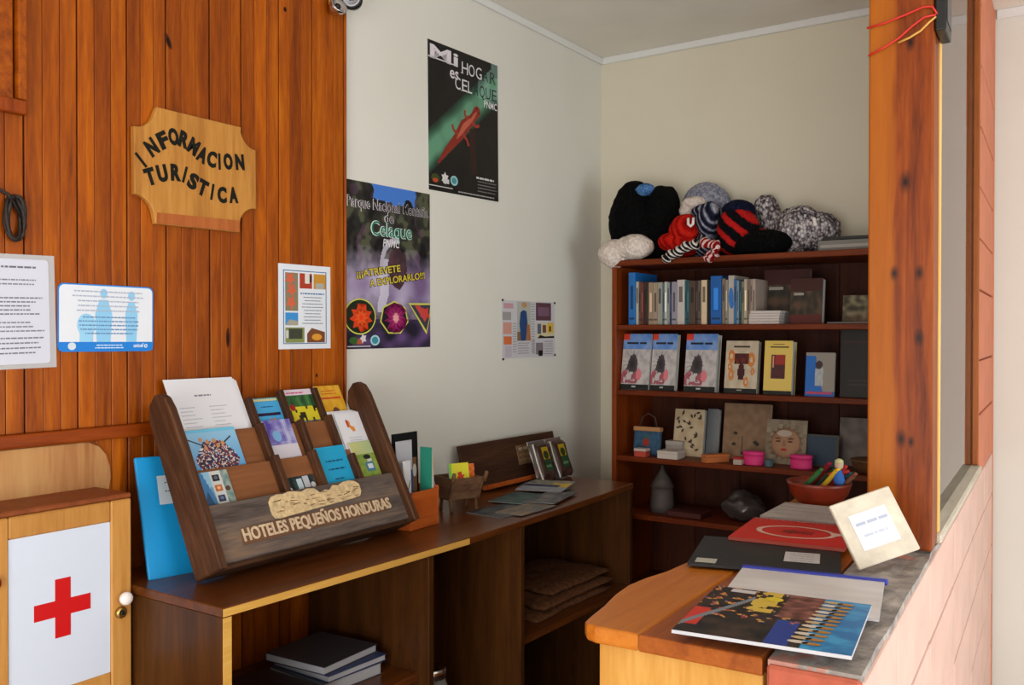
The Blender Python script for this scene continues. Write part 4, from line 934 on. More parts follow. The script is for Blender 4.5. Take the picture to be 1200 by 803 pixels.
# twin spotlights at the panelling edge
e = thing('wall_spotlight', 'chrome twin spotlight at the top of the panelling edge', 'spotlight', T(PX + .0004, -1.655, 2.47))
MB().bev(0, .012, -.022, .03, -.018, .05, .003).build('bracket', M['brass'], e)
lm = frame((.030, -.012, -.026), (0, 1, .2), (-.5, 0, 1))
MB().lathe([(.006, -.022), (.016, -.016), (.024, -.002), (.028, .014), (.026, .016), (.020, .006), (.004, .002)], 24, None, lm).build('reflector', M['chrome'], e)
MB().lathe([(.009, .003), (.009, .010), (.004, .014)], 14, None, lm).build('bulb', M['black'], e)
lm = frame((.050, .030, .010), (.84, .55, 0), (0, 0, 1))
MB().lathe([(.022, -.035), (.029, -.02), (.031, .004), (.026, .006), (.024, .0)], 24, None, lm).build('housing', M['black'], e)
MB().lathe([(.019, .0035), (.025, .0062), (.026, .004)], 24, None, lm).build('ring', plain('silver_ring', (176, 178, 186), .4), e)
MB().lathe([(.0185, -.004), (.016, .003), (.004, .005)], 20, None, lm).build('lens', plain('dark_lens', (40, 36, 56), .15), e)
MB().tube([(.012, .0, .02), (.03, .012, .03), (.045, .028, .012)], .006).build('arm', M['chrome'], e)

# ------------------------------------------------------------------ first aid cabinet
CX = .155
CY, CZ = -2.712, .70
e = thing('first_aid_cabinet', 'light pine first aid cabinet with a red cross', 'cabinet', frame((0, CY, CZ), (0, 1, 0), (0, 0, 1)))
# local x = +Y, local y = up, local z = out of the wall
CW, CH = .312, .446
MB().bev(.004, CW - .004, .002, CH - .004, PX + .0005, CX - .022, .002).build('body', M['cabinet'], e)
MB().bev(-.004, CW + .001, CH - .003, CH + .008, PX + .0005, CX - .001, .003).build('top_board', wood('red_brown_cabinet_top', (110, 54, 26), (136, 70, 34), (150, 84, 42), 'y', .5, .1), e)
dr = MB().bev(.045, CW - .045, .04, CH - .045, CX - .019, CX - .008, .001).build('door', M['cabinet'], e)
MB().bev(0, .048, 0, CH - .004, CX - .021, CX, .003).build('stile', M['cabinet'], dr); MB().bev(CW - .048, CW, 0, CH - .004, CX - .021, CX, .003).build('stile', M['cabinet'], dr)
MB().bev(.0485, CW - .0485, CH - .048, CH - .004, CX - .021, CX - .0005, .003).build('rail', M['cabinet'], dr); MB().bev(.0485, CW - .0485, 0, .075, CX - .021, CX - .0005, .003).build('rail', M['cabinet'], dr)
pn = MB().box(.0487, CW - .0487, .0752, CH - .0482, CX - .0075, CX - .004, (206, 214, 230)).build('white_panel', M['ink'], dr)
q = at(74, 712, 'x', CX - .003); cy_, cz_ = q.y - CY, q.z - CZ; hw, ar = .0165, .060
MB().prism([(cy_ - hw, cz_ - ar), (cy_ + hw, cz_ - ar), (cy_ + hw, cz_ - hw), (cy_ + ar, cz_ - hw), (cy_ + ar, cz_ + hw), (cy_ + hw, cz_ + hw), (cy_ + hw, cz_ + ar), (cy_ - hw, cz_ + ar), (cy_ - hw, cz_ + hw), (cy_ - ar, cz_ + hw), (cy_ - ar, cz_ - hw), (cy_ - hw, cz_ - hw)], CX - .0039, CX - .0032, (196, 8, 12)).build('red_cross', M['ink'], dr)
q = at(146, 701, 'x', CX + .012); MB().lathe([(.005, -.012), (.006, -.004), (.0135, .002), (.0145, .008), (.012, .014), (.004, .017)], 20).build('knob', M['porcelain'], dr, T(q.y - CY, q.z - CZ, CX + .011))
q = at(142, 718, 'x', CX + .004); lk = MB().lathe([(.0125, -.004), (.0125, .003), (.010, .006), (.006, .005)], 20).build('lock', M['brass'], dr, T(q.y - CY, q.z - CZ, CX + .004))
MB().lathe([(.005, 0), (.005, .0015), (.003, .002)], 12).build('keyhole', M['black'], lk, T(0, 0, .0058))
q = at(0, 683, 'x', CX + .004); MB().lathe([(.012, -.006), (.014, 0), (.012, .004)], 16).build('catch', plain('red_catch', (130, 30, 20), .4), dr, T(q.y - CY - .012, q.z - CZ, CX + .006))

# ------------------------------------------------------------------ blue folder leaning behind the rack
p0 = Vector((.152, -2.354, ZT + .001)); up_ = Vector((-.088, -.010, .265)); al = Vector((.02, .125, -.003))
e = thing('blue_folder', 'bright blue folder leaning beside the brochure rack', 'folder', frame(p0, al, up_))
MB().bev(0, .19, 0, .279, -.010, 0, .002, 1).build('cover', M['bluecard'], e)
mb = MB().rect(.045, .165, .18, .232, (196, 212, 226)).lines(.06, .18, .215, 2, .02, .003, (90, 110, 130), .0002, True); mb.build('label_sticker', M['ink'], e, T(0, 0, .0006))

# ------------------------------------------------------------------ brochure rack
RO = Vector((.3208, -2.2893, .9969)); RU = Vector((-.4685, 0, .8835)); RV = Vector((0, 1, 0))
RK = frame(RO, RV, RU) @ Matrix.Scale(.965, 4)           # shrunk in the counter's scaling about the camera; local x along the rack, y up the slope, z out of the front
RW = .645
rk = thing('brochure_rack', 'dark weathered wooden brochure rack with three tiers on the counter', 'rack', RK)
def side(x):
    prof = [(-.0095, -.082), (-.012, .018), (.30, .020), (.385, .019), (.415, .012), (.432, -.004), (.436, -.022), (.424, -.050), (.395, -.068)]
    # profile in (y, z); extrude along x
    fm = frame((x, 0, 0), (0, 1, 0), (0, 0, 1))
    return MB().prism(prof, 0, .022, None, fm, 0, .003).build('side_board', M['rackwood'], rk)
side(-.022); side(RW)
MB().bev(.0005, RW - .0005, 0, .141, -.014, 0, .002).build('front_board', M['rackfront'], rk)
MB().bev(.0005, RW - .0005, -.010, .006, -.080, -.0145, .002).build('bottom_board', M['plankx'], rk)
for (y0, y1, z) in ((.006, .240, -.036), (.110, .343, -.056), (.20, .425, -.076)):
    MB().bev(.0005, RW - .0005, y0, y1, z - .006, z, .001).build('tier_panel', M['ply'], rk)
for (x, y0, y1, z0, z1) in ((.268, .012, .246, -.0355, -.0145), (.398, .012, .246, -.0355, -.0145), (.535, .012, .22, -.0355, -.0145), (.275, .242, .345, -.0555, -.0365), (.415, .242, .345, -.0555, -.0365), (.525, .242, .35, -.0555, -.0365), (.285, .345, .43, -.0755, -.0565), (.40, .345, .445, -.0755, -.0565), (.528, .345, .445, -.0755, -.0565)):
    MB().bev(x - .009, x + .009, y0, y1, z0, z1 + .003, .002).build('divider', M['rackwood'], rk)
# carved pale plaque and relief lettering
pl = [(.178, .090), (.185, .078), (.20, .0755), (.33, .082), (.46, .0875), (.485, .0905), (.496, .104), (.496, .124), (.484, .134), (.465, .139), (.44, .138), (.42, .131), (.40, .134), (.385, .123), (.37, .126), (.35, .121), (.335, .135), (.31, .138), (.29, .132), (.27, .136), (.25, .139), (.23, .135), (.21, .137), (.19, .133), (.18, .122)]
pq = MB().prism(pl, .0003, .006, None, Matrix(), 0, .001).build('carved_plaque', plain('pale_carved_wood', (206, 180, 138), .7, .2, 0, .12, 90, .8), rk)
random.seed(11); d = MB()
for k in range(34):
    x = random.uniform(.19, .47); y = random.uniform(.088, .122); L = random.uniform(.008, .026); a = random.uniform(-.35, .5)
    d.poly([(x, y), (x + L * math.cos(a), y + L * math.sin(a) * .5), (x + L * math.cos(a), y + L * math.sin(a) * .5 + .0016), (x, y + .0022)], random.choice(((92, 66, 40), (120, 88, 56), (150, 116, 76))), .00002 * k)
d.build('carving', M['matt'], pq, T(0, 0, .0064))
lt = MB().prism([(.070, .032), (.575, .036), (.590, .066), (.585, .071), (.40, .074), (.078, .073)], .0003, .003).build('letter_strip', plain('brown_strip', (110, 76, 52), .7), rk)
d = MB(); d.text('HOTELES PEQUEÑOS HONDURAS', .074, .040, .043, None, .0045, bold=.0008, extrude=.0016, width=.510); d.build('relief_lettering', plain('pale_letters', (206, 182, 152), .7, .2, 0, .08, 80), lt)

# leaflets standing in the rack: things of their own
def leaf(name, label, x0, x1, y0, y1, z, tk, fn, draw=None, nx=26, ny=50, rot=0, cat='leaflet'):
    m = RK @ T(x0, y0, z) @ RZ(rot)
    return sheet_local(name, label, cat, m, x1 - x0, y1 - y0, nx, ny, fn, draw, tk)
def sheet_local(name, label, cat, m, w_, h_, nx, ny, fn, draw, tk, edge=(206, 206, 204)):
    mb = MB().grid(w_, h_, nx, ny, fn, tk + .0001).box(0, w_, 0, h_, 0, tk, edge)
    o = mb.build(name, M['ink'], None, m); tag(o, label, cat)
    if draw:
        d = MB(); draw(d, w_, h_); d.build('print', M['ink'], o, T(0, 0, tk + .0004))
    return o
Z3, Z2, Z1 = -.0345, -.0545, -.0745
def fn_tour(u, v):
    v = (v - .55) / .45
    c = (150, 196, 222) if v > .6 else (120, 160, 196)
    if u < .5 - .3 * v: c = (70, 126, 176)
    if .42 < u < .78: c = (206, 208, 206)
    if u > .78: c = lerp((96, 130, 130), (170, 176, 168), nz(u * 9, v * 7) + .5)
    return c
def dr_tour(d, w_, h_):
    for y, c in ((.88, (40, 44, 56)), (.76, (186, 110, 60)), (.64, (50, 60, 90))): d.rect(w_ * .48, h_ * y, w_ * .70, h_ * (y + .075), c); d.ell(w_ * .59, h_ * (y + .04), w_ * .06, h_ * .02, tuple(min(255, q + 60) for q in c), .0002)
    d.poly([(w_ * .02, h_ * .60), (w_ * .34, h_ * .60), (w_ * .22, h_ * .78)], (52, 84, 120), .0001); d.ell(w_ * .86, h_ * .78, w_ * .08, h_ * .03, (90, 60, 50), .0001)
leaf('leaflet', 'blue and white boat tour leaflet low at the left of the rack', .026, .118, .015, .232, Z3, .004, fn_tour, dr_tour)
def fn_green(u, v):
    v = (v - .52) / .48
    if v > .68: return lerp((196, 196, 130), (170, 190, 140), u)
    return lerp((120, 150, 62), (150, 170, 80), nz(u * 6, v * 9, 3) + .5)
def dr_green(d, w_, h_): d.ell(w_ * .6, h_ * .80, w_ * .17, h_ * .03, (30, 36, 34)); d.rect(w_ * .42, h_ * .62, w_ * .80, h_ * .73, (70, 120, 160), .0002); d.rect(w_ * .5, h_ * .65, w_ * .74, h_ * .71, (210, 220, 224), .0004); d.rect(w_ * .56, h_ * .74, w_ * .78, h_ * .77, (206, 206, 210), .0002)
leaf('leaflet', 'green leaflet with a small house at the lower right of the rack', .551, .636, .015, .256, Z3, .004, fn_green, dr_green, rot=0)
def dr_blue(d, w_, h_): d.lines(w_ * .18, w_ * .85, h_ * .82, 2, h_ * .1, .0045, (20, 70, 110), 0, True, .15); d.lines(w_ * .3, w_ * .7, h_ * .6, 2, h_ * .12, .004, (20, 80, 120), 0, True)
leaf('leaflet', 'plain bright blue typed leaflet in the front tier', .418, .528, .015, .254, Z3, .004, lambda u, v: (34, 160, 206), dr_blue, 2, 2)
def fn_sm(u, v): return lerp((22, 30, 30), (60, 78, 80), nz(u * 7, v * 4, 5) + .4)
def dr_sm(d, w_, h_): d.rect(w_ * .38, h_ * .74, w_ * .56, h_ * .96, (190, 206, 214)); d.rect(w_ * .60, h_ * .80, w_ * .80, h_ * .99, (186, 190, 196)); d.ell(w_ * .9, h_ * .83, .008, .008, (196, 196, 200)); d.ell(w_ * .1, h_ * .80, .007, .007, (200, 200, 204))
leaf('leaflet', 'low dark photo leaflet in the middle of the front tier', .281, .382, .015, .184, Z3, .004, fn_sm, dr_sm)
def fn_boat(u, v):
    v = (v - .54) / .46
    c = lerp((96, 156, 206), (150, 196, 224), v)
    if v < .70 and abs(u - .47) < .44 * (1 - .8 * abs(v - .2)) - .25 * max(0, v - .35): c = [(150, 50, 56), (34, 34, 60), (196, 170, 150), (60, 66, 90), (210, 206, 206), (90, 40, 40), (40, 60, 110)][int((nz(u * 15, v * 9, 2) + 1) * 9.4) % 7]
    return c
def dr_boat(d, w_, h_):
    d.poly([(w_ * .55, h_ * .78), (w_ * .86, h_ * .90), (w_ * .87, h_ * .885), (w_ * .56, h_ * .765)], (40, 40, 44)); d.poly([(0, h_ * .90), (w_ * .26, h_ * .82), (w_ * .26, h_ * .805), (0, h_ * .885)], (60, 50, 44), .0002)
    for (x, y) in ((.24, .88), (.36, .85), (.5, .86), (.66, .82), (.3, .78), (.56, .80)): d.ell(w_ * x, h_ * y, .0055, .006, (196, 140, 100), .0004)
    d.rect(0, h_ * .965, w_, h_, (110, 190, 224), .0001)
leaf('leaflet', 'photo leaflet of a crowded boat on blue water', .052, .198, .120, .349, Z2, .005, fn_boat, dr_boat, 44, 70)
def fn_pur(u, v): return (206, 200, 210) if v < .70 else lerp((84, 70, 160), (176, 176, 210), nz(u * 5, v * 7, 6) + .35 + u * .4)
leaf('leaflet', 'purple and white leaflet in the middle tier', .294, .388, .120, .356, Z2, .004, fn_pur, lambda d, w_, h_: d.ell(w_ * .35, h_ * .80, .014, .016, (120, 170, 214)), 16, 26)
def dr_wh(d, w_, h_): d.poly([(w_ * .35, h_ * .84), (w_ * .52, h_ * .74), (w_ * .62, h_ * .74), (w_ * .62, h_ * .80), (w_ * .5, h_ * .82), (w_ * .5, h_ * .88), (w_ * .35, h_ * .90)], (216, 140, 60)); d.rect(w_ * .35, h_ * .80, w_ * .43, h_ * .90, (190, 60, 50), .0002); d.lines(w_ * .2, w_ * .85, h_ * .66, 3, .008, .002, (170, 172, 180), .0001, True)
for k in range(4):
    leaf('leaflet', 'white leaflet with orange emblem, ' + ('rearmost', 'third from the front', 'second from the front', 'front')[k] + ' of its bundle in the middle tier', .541 + .003 * k - .006, .640 + .003 * k - .006, .120, .364 - .004 * k, Z2 + .0042 * k, .0035, lambda u, v: (222, 222, 228), dr_wh if k == 3 else None, 2, 2)['group'] = 'bundle of white leaflets'
def dr_a4(d, w_, h_):
    d.lines(w_ * .36, w_ * .60, h_ * .82, 1, .01, .0045, (130, 130, 140), 0, True, 0)
    for x in (.10, .52): d.lines(w_ * x, w_ * (x + .32), h_ * .70, 11, .0105, .002, (168, 170, 178), 0, False, .5)
for k in range(3):
    leaf('typed_sheet', 'white typed sheet in the back tier, ' + ('rear', 'middle', 'front')[k] + ' of three', .052 + .007 * (2 - k), .262 + .007 * (2 - k), .230, .497 - .004 * (2 - k), Z1 + .0022 * k, .0015, lambda u, v: (224, 224, 230), dr_a4 if k == 2 else None, 2, 2, cat='sheet')['group'] = 'typed sheets in the rack'
def fn_b1(u, v): return (60, 140, 90) if v > .94 and nz(u * 12, 1) > 0 else ((70, 160, 214) if v > .5 else (50, 140, 200))
def dr_b1(d, w_, h_): d.text('San Jose Aqui'[0:0] or ' ', 0, 0, .01, (0, 0, 0)); d.rect(w_ * .08, h_ * .72, w_ * .92, h_ * .765, (40, 20, 60)); d.lines(w_ * .2, w_ * .8, h_ * .86, 1, .01, .003, (30, 80, 130), 0, True); d.poly([(w_ * .45, h_ * .6), (w_ * .7, h_ * .6), (w_ * .66, h_ * .69), (w_ * .55, h_ * .65), (w_ * .48, h_ * .69)], (206, 120, 50)); d.rect(w_ * .05, h_ * .95, w_ * .95, h_ * .985, (200, 196, 150), .0001)
leaf('leaflet', 'sky blue leaflet with dark title in the back tier', .300, .392, .240, .430, Z1, .004, fn_b1, dr_b1)
def fn_mag(u, v):
    n = nz(u * 7, v * 9, 1)
    c = lerp((30, 70, 40), (70, 120, 60), n + .5)
    if .56 < v < .76: c = (206, 190, 40) if n > -.2 else (40, 34, 20)
    if v < .56: c = lerp((40, 50, 60), (110, 140, 160), n + .4)
    if v > .93: c = (214, 196, 206)
    return c
leaf('leaflet', 'colourful yellow and green brochure in the back tier', .409, .520, .236, .448, Z1, .007, fn_mag, lambda d, w_, h_: (d.ell(w_ * .2, h_ * .74, .010, .010, (150, 30, 30)), d.lines(w_ * .15, w_ * .85, h_ * .95, 1, .01, .004, (196, 70, 120), .0002)), 16, 24)
def fn_yel(u, v):
    c = lerp((214, 150, 30), (222, 176, 60), nz(u * 6, v * 8, 3) + .5)
    return c
def dr_yel(d, w_, h_): d.rect(w_ * .1, h_ * .80, w_ * .9, h_ * .825, (196, 60, 30)); d.lines(w_ * .2, w_ * .8, h_ * .92, 2, .009, .003, (196, 80, 30), 0, True); d.ell(w_ * .55, h_ * .60, .014, .016, (110, 70, 50)); d.rect(w_ * .34, h_ * .5, w_ * .8, h_ * .585, (150, 90, 60), .0002)
leaf('leaflet', 'orange yellow leaflet at the right of the back tier', .540, .640, .24, .455, Z1, .004, fn_yel, dr_yel)

# ------------------------------------------------------------------ things on the counter right of the rack
# wooden file box with folders
fbm = T(.142, -1.640, ZT + .0006) @ RZ(2)
fb = thing('file_box', 'orange wooden file box filled with folders on the counter', 'file box', fbm)
fx, fy = .155, .132
MB().bev(0, fx, 0, .008, 0, .10, .001).build('panel', M['crate'], fb); MB().bev(0, fx, fy - .008, fy, 0, .112, .001).build('panel', M['crate'], fb)
MB().bev(0, .008, .0085, fy - .0085, 0, .11, .001).build('panel', M['crate'], fb); MB().bev(fx - .008, fx, .0085, fy - .0085, 0, .105, .001).build('panel', M['crate'], fb)
MB().bev(.0085, fx - .0085, .0085, fy - .0085, 0, .006, .001).build('base', M['crate'], fb)
def card(label, x, y0, y1, zt, tk, c, tilt=0, name='folder', draw=None, z0=.007):
    # upright sheet standing in the box, broad side to the room (+x)
    o = MB().bev(0, tk, 0, y1 - y0, 0, zt, .0006, 1, c).build(name, M['matt'], None, fbm @ T(x, y0, z0) @ RY(tilt))
    tag(o, label, name, 'papers in the wooden file box')
    if draw:
        d = MB(); draw(d, y1 - y0, zt); d.build('print', M['matt'], o, frame((tk + .0005, 0, 0), (0, 1, 0), (0, 0, 1)))
card('large black folder at the back of the file box', .086, .010, .122, .258, .006, (14, 14, 16), -2)
card('grey white card in front of the black folder', .100, .010, .080, .238, .004, (176, 176, 184), -2)
card('small white booklet with green stroke in the file box', .124, .010, .040, .185, .006, (206, 206, 210), -2, 'booklet', lambda d, w_, h_: d.poly([(w_ * .3, h_ * .50), (w_ * .80, h_ * .70), (w_ * .90, h_ * .70), (w_ * .5, h_ * .50)], (96, 110, 80)))
card('narrow navy striped card in the file box', .115, .056, .064, .155, .003, (44, 66, 110), -2, 'card')
def dr_ph(d, w_, h_): d.ell(w_ * .5, h_ * .80, w_ * .4, h_ * .1, (190, 180, 170))
card('brown photo card below the black folder in the box', .096, .084, .106, .185, .003, (110, 76, 52), -2, 'card', dr_ph)
for k, (c, nm, zt) in enumerate((((40, 130, 110), 'teal', .215), ((170, 190, 160), 'pale green', .20), ((206, 150, 90), 'orange', .185), ((200, 206, 214), 'white', .15), ((60, 110, 160), 'blue', .13))):
    o = MB().bev(0, .042, 0, .0022, 0, zt, .0006, 1, c).build('divider_card', M['matt'], None, fbm @ T(.103, .1095 + .0027 * k, .007)); tag(o, nm + ' upright card at the right end of the file box', 'card', 'papers in the wooden file box')

# miniature wooden cart holding booklets
ctm = T(.212, -1.305, ZT + .0006) @ RZ(-22)
e = thing('wooden_trough', 'small rough wooden trough on legs holding booklets', 'trough', ctm)
def tr_slat(x0, z0, x1, z1, nm='slat'):
    # slat running along local y between two (x, z) edges
    vx = Vector((x1 - x0, 0, z1 - z0)); nn = Vector((-vx.z, 0, vx.x)).normalized() * .004
    a = Vector((x0, 0, z0)); b = Vector((x1, 0, z1)); pts = [a, b, b + nn, a + nn]
    mb = MB(); mb.add([(p.x, -.055, p.z) for p in pts] + [(p.x, .055, p.z) for p in pts], [(0, 1, 2, 3), (7, 6, 5, 4), (0, 4, 5, 1), (1, 5, 6, 2), (2, 6, 7, 3), (3, 7, 4, 0)]); mb.build(nm, M['craft'], e)
for s_ in (1, -1):
    for k in range(3): tr_slat(s_ * (.030 + .010 * k), .042 + .022 * k, s_ * (.0395 + .010 * k), .0625 + .022 * k)
MB().bev(-.030, .030, -.055, .055, .038, .043, .001).build('base', M['craft'], e)
for y in (-.055, .050): MB().add([(-.034, y, .040), (.034, y, .040), (.066, y, .106), (-.066, y, .106), (-.034, y + .005, .040), (.034, y + .005, .040), (.066, y + .005, .106), (-.066, y + .005, .106)], [(0, 1, 2, 3), (7, 6, 5, 4), (0, 4, 5, 1), (1, 5, 6, 2), (2, 6, 7, 3), (3, 7, 4, 0)]).build('end_board', M['craft'], e)
for (x, y) in ((-.030, -.045), (.030, -.045), (-.030, .045), (.030, .045)): MB().tube([(x * .85, y, .042), (x * 1.0, y, .02), (x * 1.15, y, 0)], .0055, 8).build('leg', M['craft'], e)
for y in (-.058, .058): MB().tube([(.060, y, .095), (.074, y, .125)], .006, 7).build('handle', M['craft'], e)
def dr_yb(d, w_, h_): d.star(w_ * .55, h_ * .5, .018, .009, 7, (206, 60, 20)); d.poly([(w_ * .5, h_ * .1), (w_ * .95, h_ * .1), (w_ * .7, h_ * .35)], (110, 180, 40), .0002)
bm_ = ctm @ T(.018, -.040, .060) @ frame((0, 0, 0), (0, 1, 0), (-.2, 0, 1))
sheet_local('booklet', 'yellow booklet with a red flower in the wooden trough', 'booklet', bm_, .070, .088, 8, 8, lambda u, v: (214, 206, 40) if u > .1 else (120, 190, 50), dr_yb, .006)
bm_ = ctm @ T(.008, .014, .060) @ frame((0, 0, 0), (0, 1, 0), (-.12, 0, 1))
sheet_local('booklet', 'orange booklet behind the yellow one in the trough', 'booklet', bm_, .038, .082, 6, 8, lambda u, v: lerp((206, 110, 30), (190, 70, 30), nz(u * 5, v * 7) + .5), None, .008)

# dark plank sign leaning on the wall
bp = frame((.080, -1.085, ZT + .016), (0, 1, 0), (-.25, 0, 1))
e = thing('plank_stand', 'dark brown plank sign leaning on the white wall above the counter', 'sign', bp)
MB().bev(0, .615, 0, .155, -.012, 0, .002).build('plank', M['plankx'], e)
MB().bev(.09, .56, -.012, .004, -.004, .028, .002).build('foot_ledge', M['crate'], e)
o = MB().bev(.335, .465, .050, .122, .0003, .004, .001).build('carved_plaque', plain('brown_carved_wood', (120, 92, 66), .7, .2, 0, .2, 120, .8), e)
d = MB().lines(.345, .455, .108, 1, .01, .010, (176, 158, 130), 0, True, .1); d.lines(.345, .455, .085, 2, .018, .008, (150, 118, 80), 0, True, .1); d.build('relief', M['matt'], o, T(0, 0, .0045))
# coffee packs
for (y0, lab) in ((-.745, 'brown foil coffee pack nearer the trough, leaning on the plank sign'), (-.625, 'brown foil coffee pack farther from the trough, leaning on the plank sign')):
    pm = frame((.150, y0, ZT + .003), (0, 1, 0), (-.36, 0, 1))
    e = thing('coffee_pack', lab, 'coffee pack', pm, 'coffee packs')
    mb = MB(); nx, ny = 8, 10; vs = []
    for j_ in range(ny + 1):
        for i_ in range(nx + 1):
            u_, v_ = i_ / nx, j_ / ny; bul = min(1, 2.6 * math.sin(math.pi * u_)) * min(1, .25 + 2.2 * math.sin(math.pi * (.05 + .9 * v_)))
            vs.append((.112 * u_ + .004 * math.sin(v_ * 9) * (u_ - .5), .142 * v_, .026 * bul + .0015 * nz(u_ * 6, v_ * 8, y0 * 9)))
    fs = [(j_ * (nx + 1) + i_, j_ * (nx + 1) + i_ + 1, (j_ + 1) * (nx + 1) + i_ + 1, (j_ + 1) * (nx + 1) + i_) for j_ in range(ny) for i_ in range(nx)]
    mb.add(vs, fs, None, Matrix(), 0, True); mb.box(.001, .111, .001, .141, -.002, .0)
    mb.build('pouch', M['coffee'], e)
    MB().bev(-.002, .114, .140, .156, -.0015, .003, .001).build('crimped_top', M['silverpack'], e)
    MB().prism([(.004, .0), (.014, .0), (.012, .07), (.014, .142), (.002, .142), (-.001, .07)], .003, .0225, None, Matrix(), 0, .003).build('side_fold', M['silverpack'], e)
    d = MB().rect(.034, .078, .078, .128, (176, 146, 30)).rect(.034, .038, .078, .082, (34, 70, 44), .0002).ell(.056, .098, .017, .016, (40, 56, 24), .0004, 14).rect(.038, .05, .074, .06, (90, 130, 90), .0004); d.build('label_print', M['ink'], e, T(.004, -.004, .0285))

# leaflets lying on the counter
def flat(name, label, quad, z, tk, fn, draw=None, cat='leaflet', nx=30, ny=30, group=None, edge=(120, 120, 122)):
    """printed sheet lying flat: quad = near-left, near-right, far-right, far-left in plan"""
    a, b, c_, d_ = [Vector((q[0], q[1], 0)) for q in quad]
    X = ((b - a) + (c_ - d_)) / 2; Y = ((d_ - a) + (c_ - b)) / 2
    m = frame((a.x, a.y, z), X, Y); o = sheet_local(name, label, cat, m, X.length, Y.length, nx, ny, fn, draw, tk, edge)
    if group: o['group'] = group
    return o
def nfn(c1, c2, s, k=5): return lambda u, v: lerp(c1, c2, nz(u * k, v * k, s) + .5)
GL = 'leaflets spread on the counter'
flat('leaflet', 'dark leaflet nearest the trough on the counter', ((.262, -1.332), (.400, -1.345), (.408, -1.15), (.272, -1.14)), ZT + .0006, .002, nfn((30, 40, 50), (86, 84, 80), 1.3), None, group=GL)
flat('leaflet', 'grey leaflet with tan patch at the counter edge', ((.340, -1.290), (.440, -1.290), (.432, -1.09), (.335, -1.09)), ZT + .0030, .002, nfn((84, 92, 96), (150, 120, 90), 4.2), None, group=GL)
flat('leaflet', 'teal leaflet in the middle of the counter', ((.222, -1.16), (.342, -1.14), (.342, -.94), (.216, -.96)), ZT + .0052, .002, nfn((40, 66, 70), (74, 96, 92), 2.2), None, group=GL)
flat('leaflet', 'long grey leaflet along the counter edge', ((.336, -1.11), (.432, -1.09), (.420, -.86), (.328, -.88)), ZT + .0076, .003, nfn((60, 66, 76), (130, 120, 116), 7.2), None, group=GL)
for k in range(3):
    flat('brochure', ('lowest', 'middle', 'uppermost')[k] + ' picture brochure of the pile beside the coffee packs', ((.190 + .01 * k, -.955 + .01 * k), (.345 + .006 * k, -.90), (.335 + .006 * k, -.75), (.180 + .01 * k, -.80)), ZT + .0108 + .0052 * k, .005, (lambda u, v: ((30, 40, 84) if v < .35 and u < .8 else ((200, 170, 50) if u > .55 and v < .6 else lerp((90, 90, 84), (176, 166, 150), nz(u * 6, v * 6, 3) + .5)))) if k == 2 else nfn((80, 86, 100), (150, 150, 156), 3.0 + k), None, 'brochure', group='pile of picture brochures')

# ------------------------------------------------------------------ goods inside the counter
def slab_book(label, x, y, z, wx, wy, tk, rz, c, pagec=(176, 178, 186), name='book', group=None):
    e = thing(name, label, name, T(x, y, z) @ RZ(rz), group)
    MB().box(0, wx, 0, wy, 0, .0015, c).box(0, wx, 0, wy, tk - .0015, tk, c).box(0, .002, 0, wy, .0015, tk - .0015, c).build('cover', M['ink'], e)
    MB().box(.002, wx - .003, .003, wy - .003, .0016, tk - .0016, pagec).build('pages', M['matt'], e); return e
zb = .6256
for k, (tk, c, nm, dx, dy, rz) in enumerate(((.030, (70, 76, 86), 'lower grey', .0, 0, -4), (.016, (50, 66, 110), 'blue edged', .006, .01, -2), (.020, (60, 60, 66), 'top dark grey', -.006, -.01, 3))):
    slab_book(nm + ' book of the pile inside the left compartment', .150 + dx, -2.01 + dy, zb, .20, .20, tk, rz, c, group='books piled in the left compartment'); zb += tk + .0006
zb = .6256
for k, (tk, c) in enumerate(((.022, (40, 30, 36)), (.020, (34, 22, 24)))):
    slab_book(('lower', 'upper')[k] + ' wide dark magazine flat in the left compartment', .15 + .01 * k, -2.345, zb, .245, .30, tk, 1 - 2 * k, c, (150, 146, 160), 'magazine', 'wide dark magazines'); zb += tk + .0006
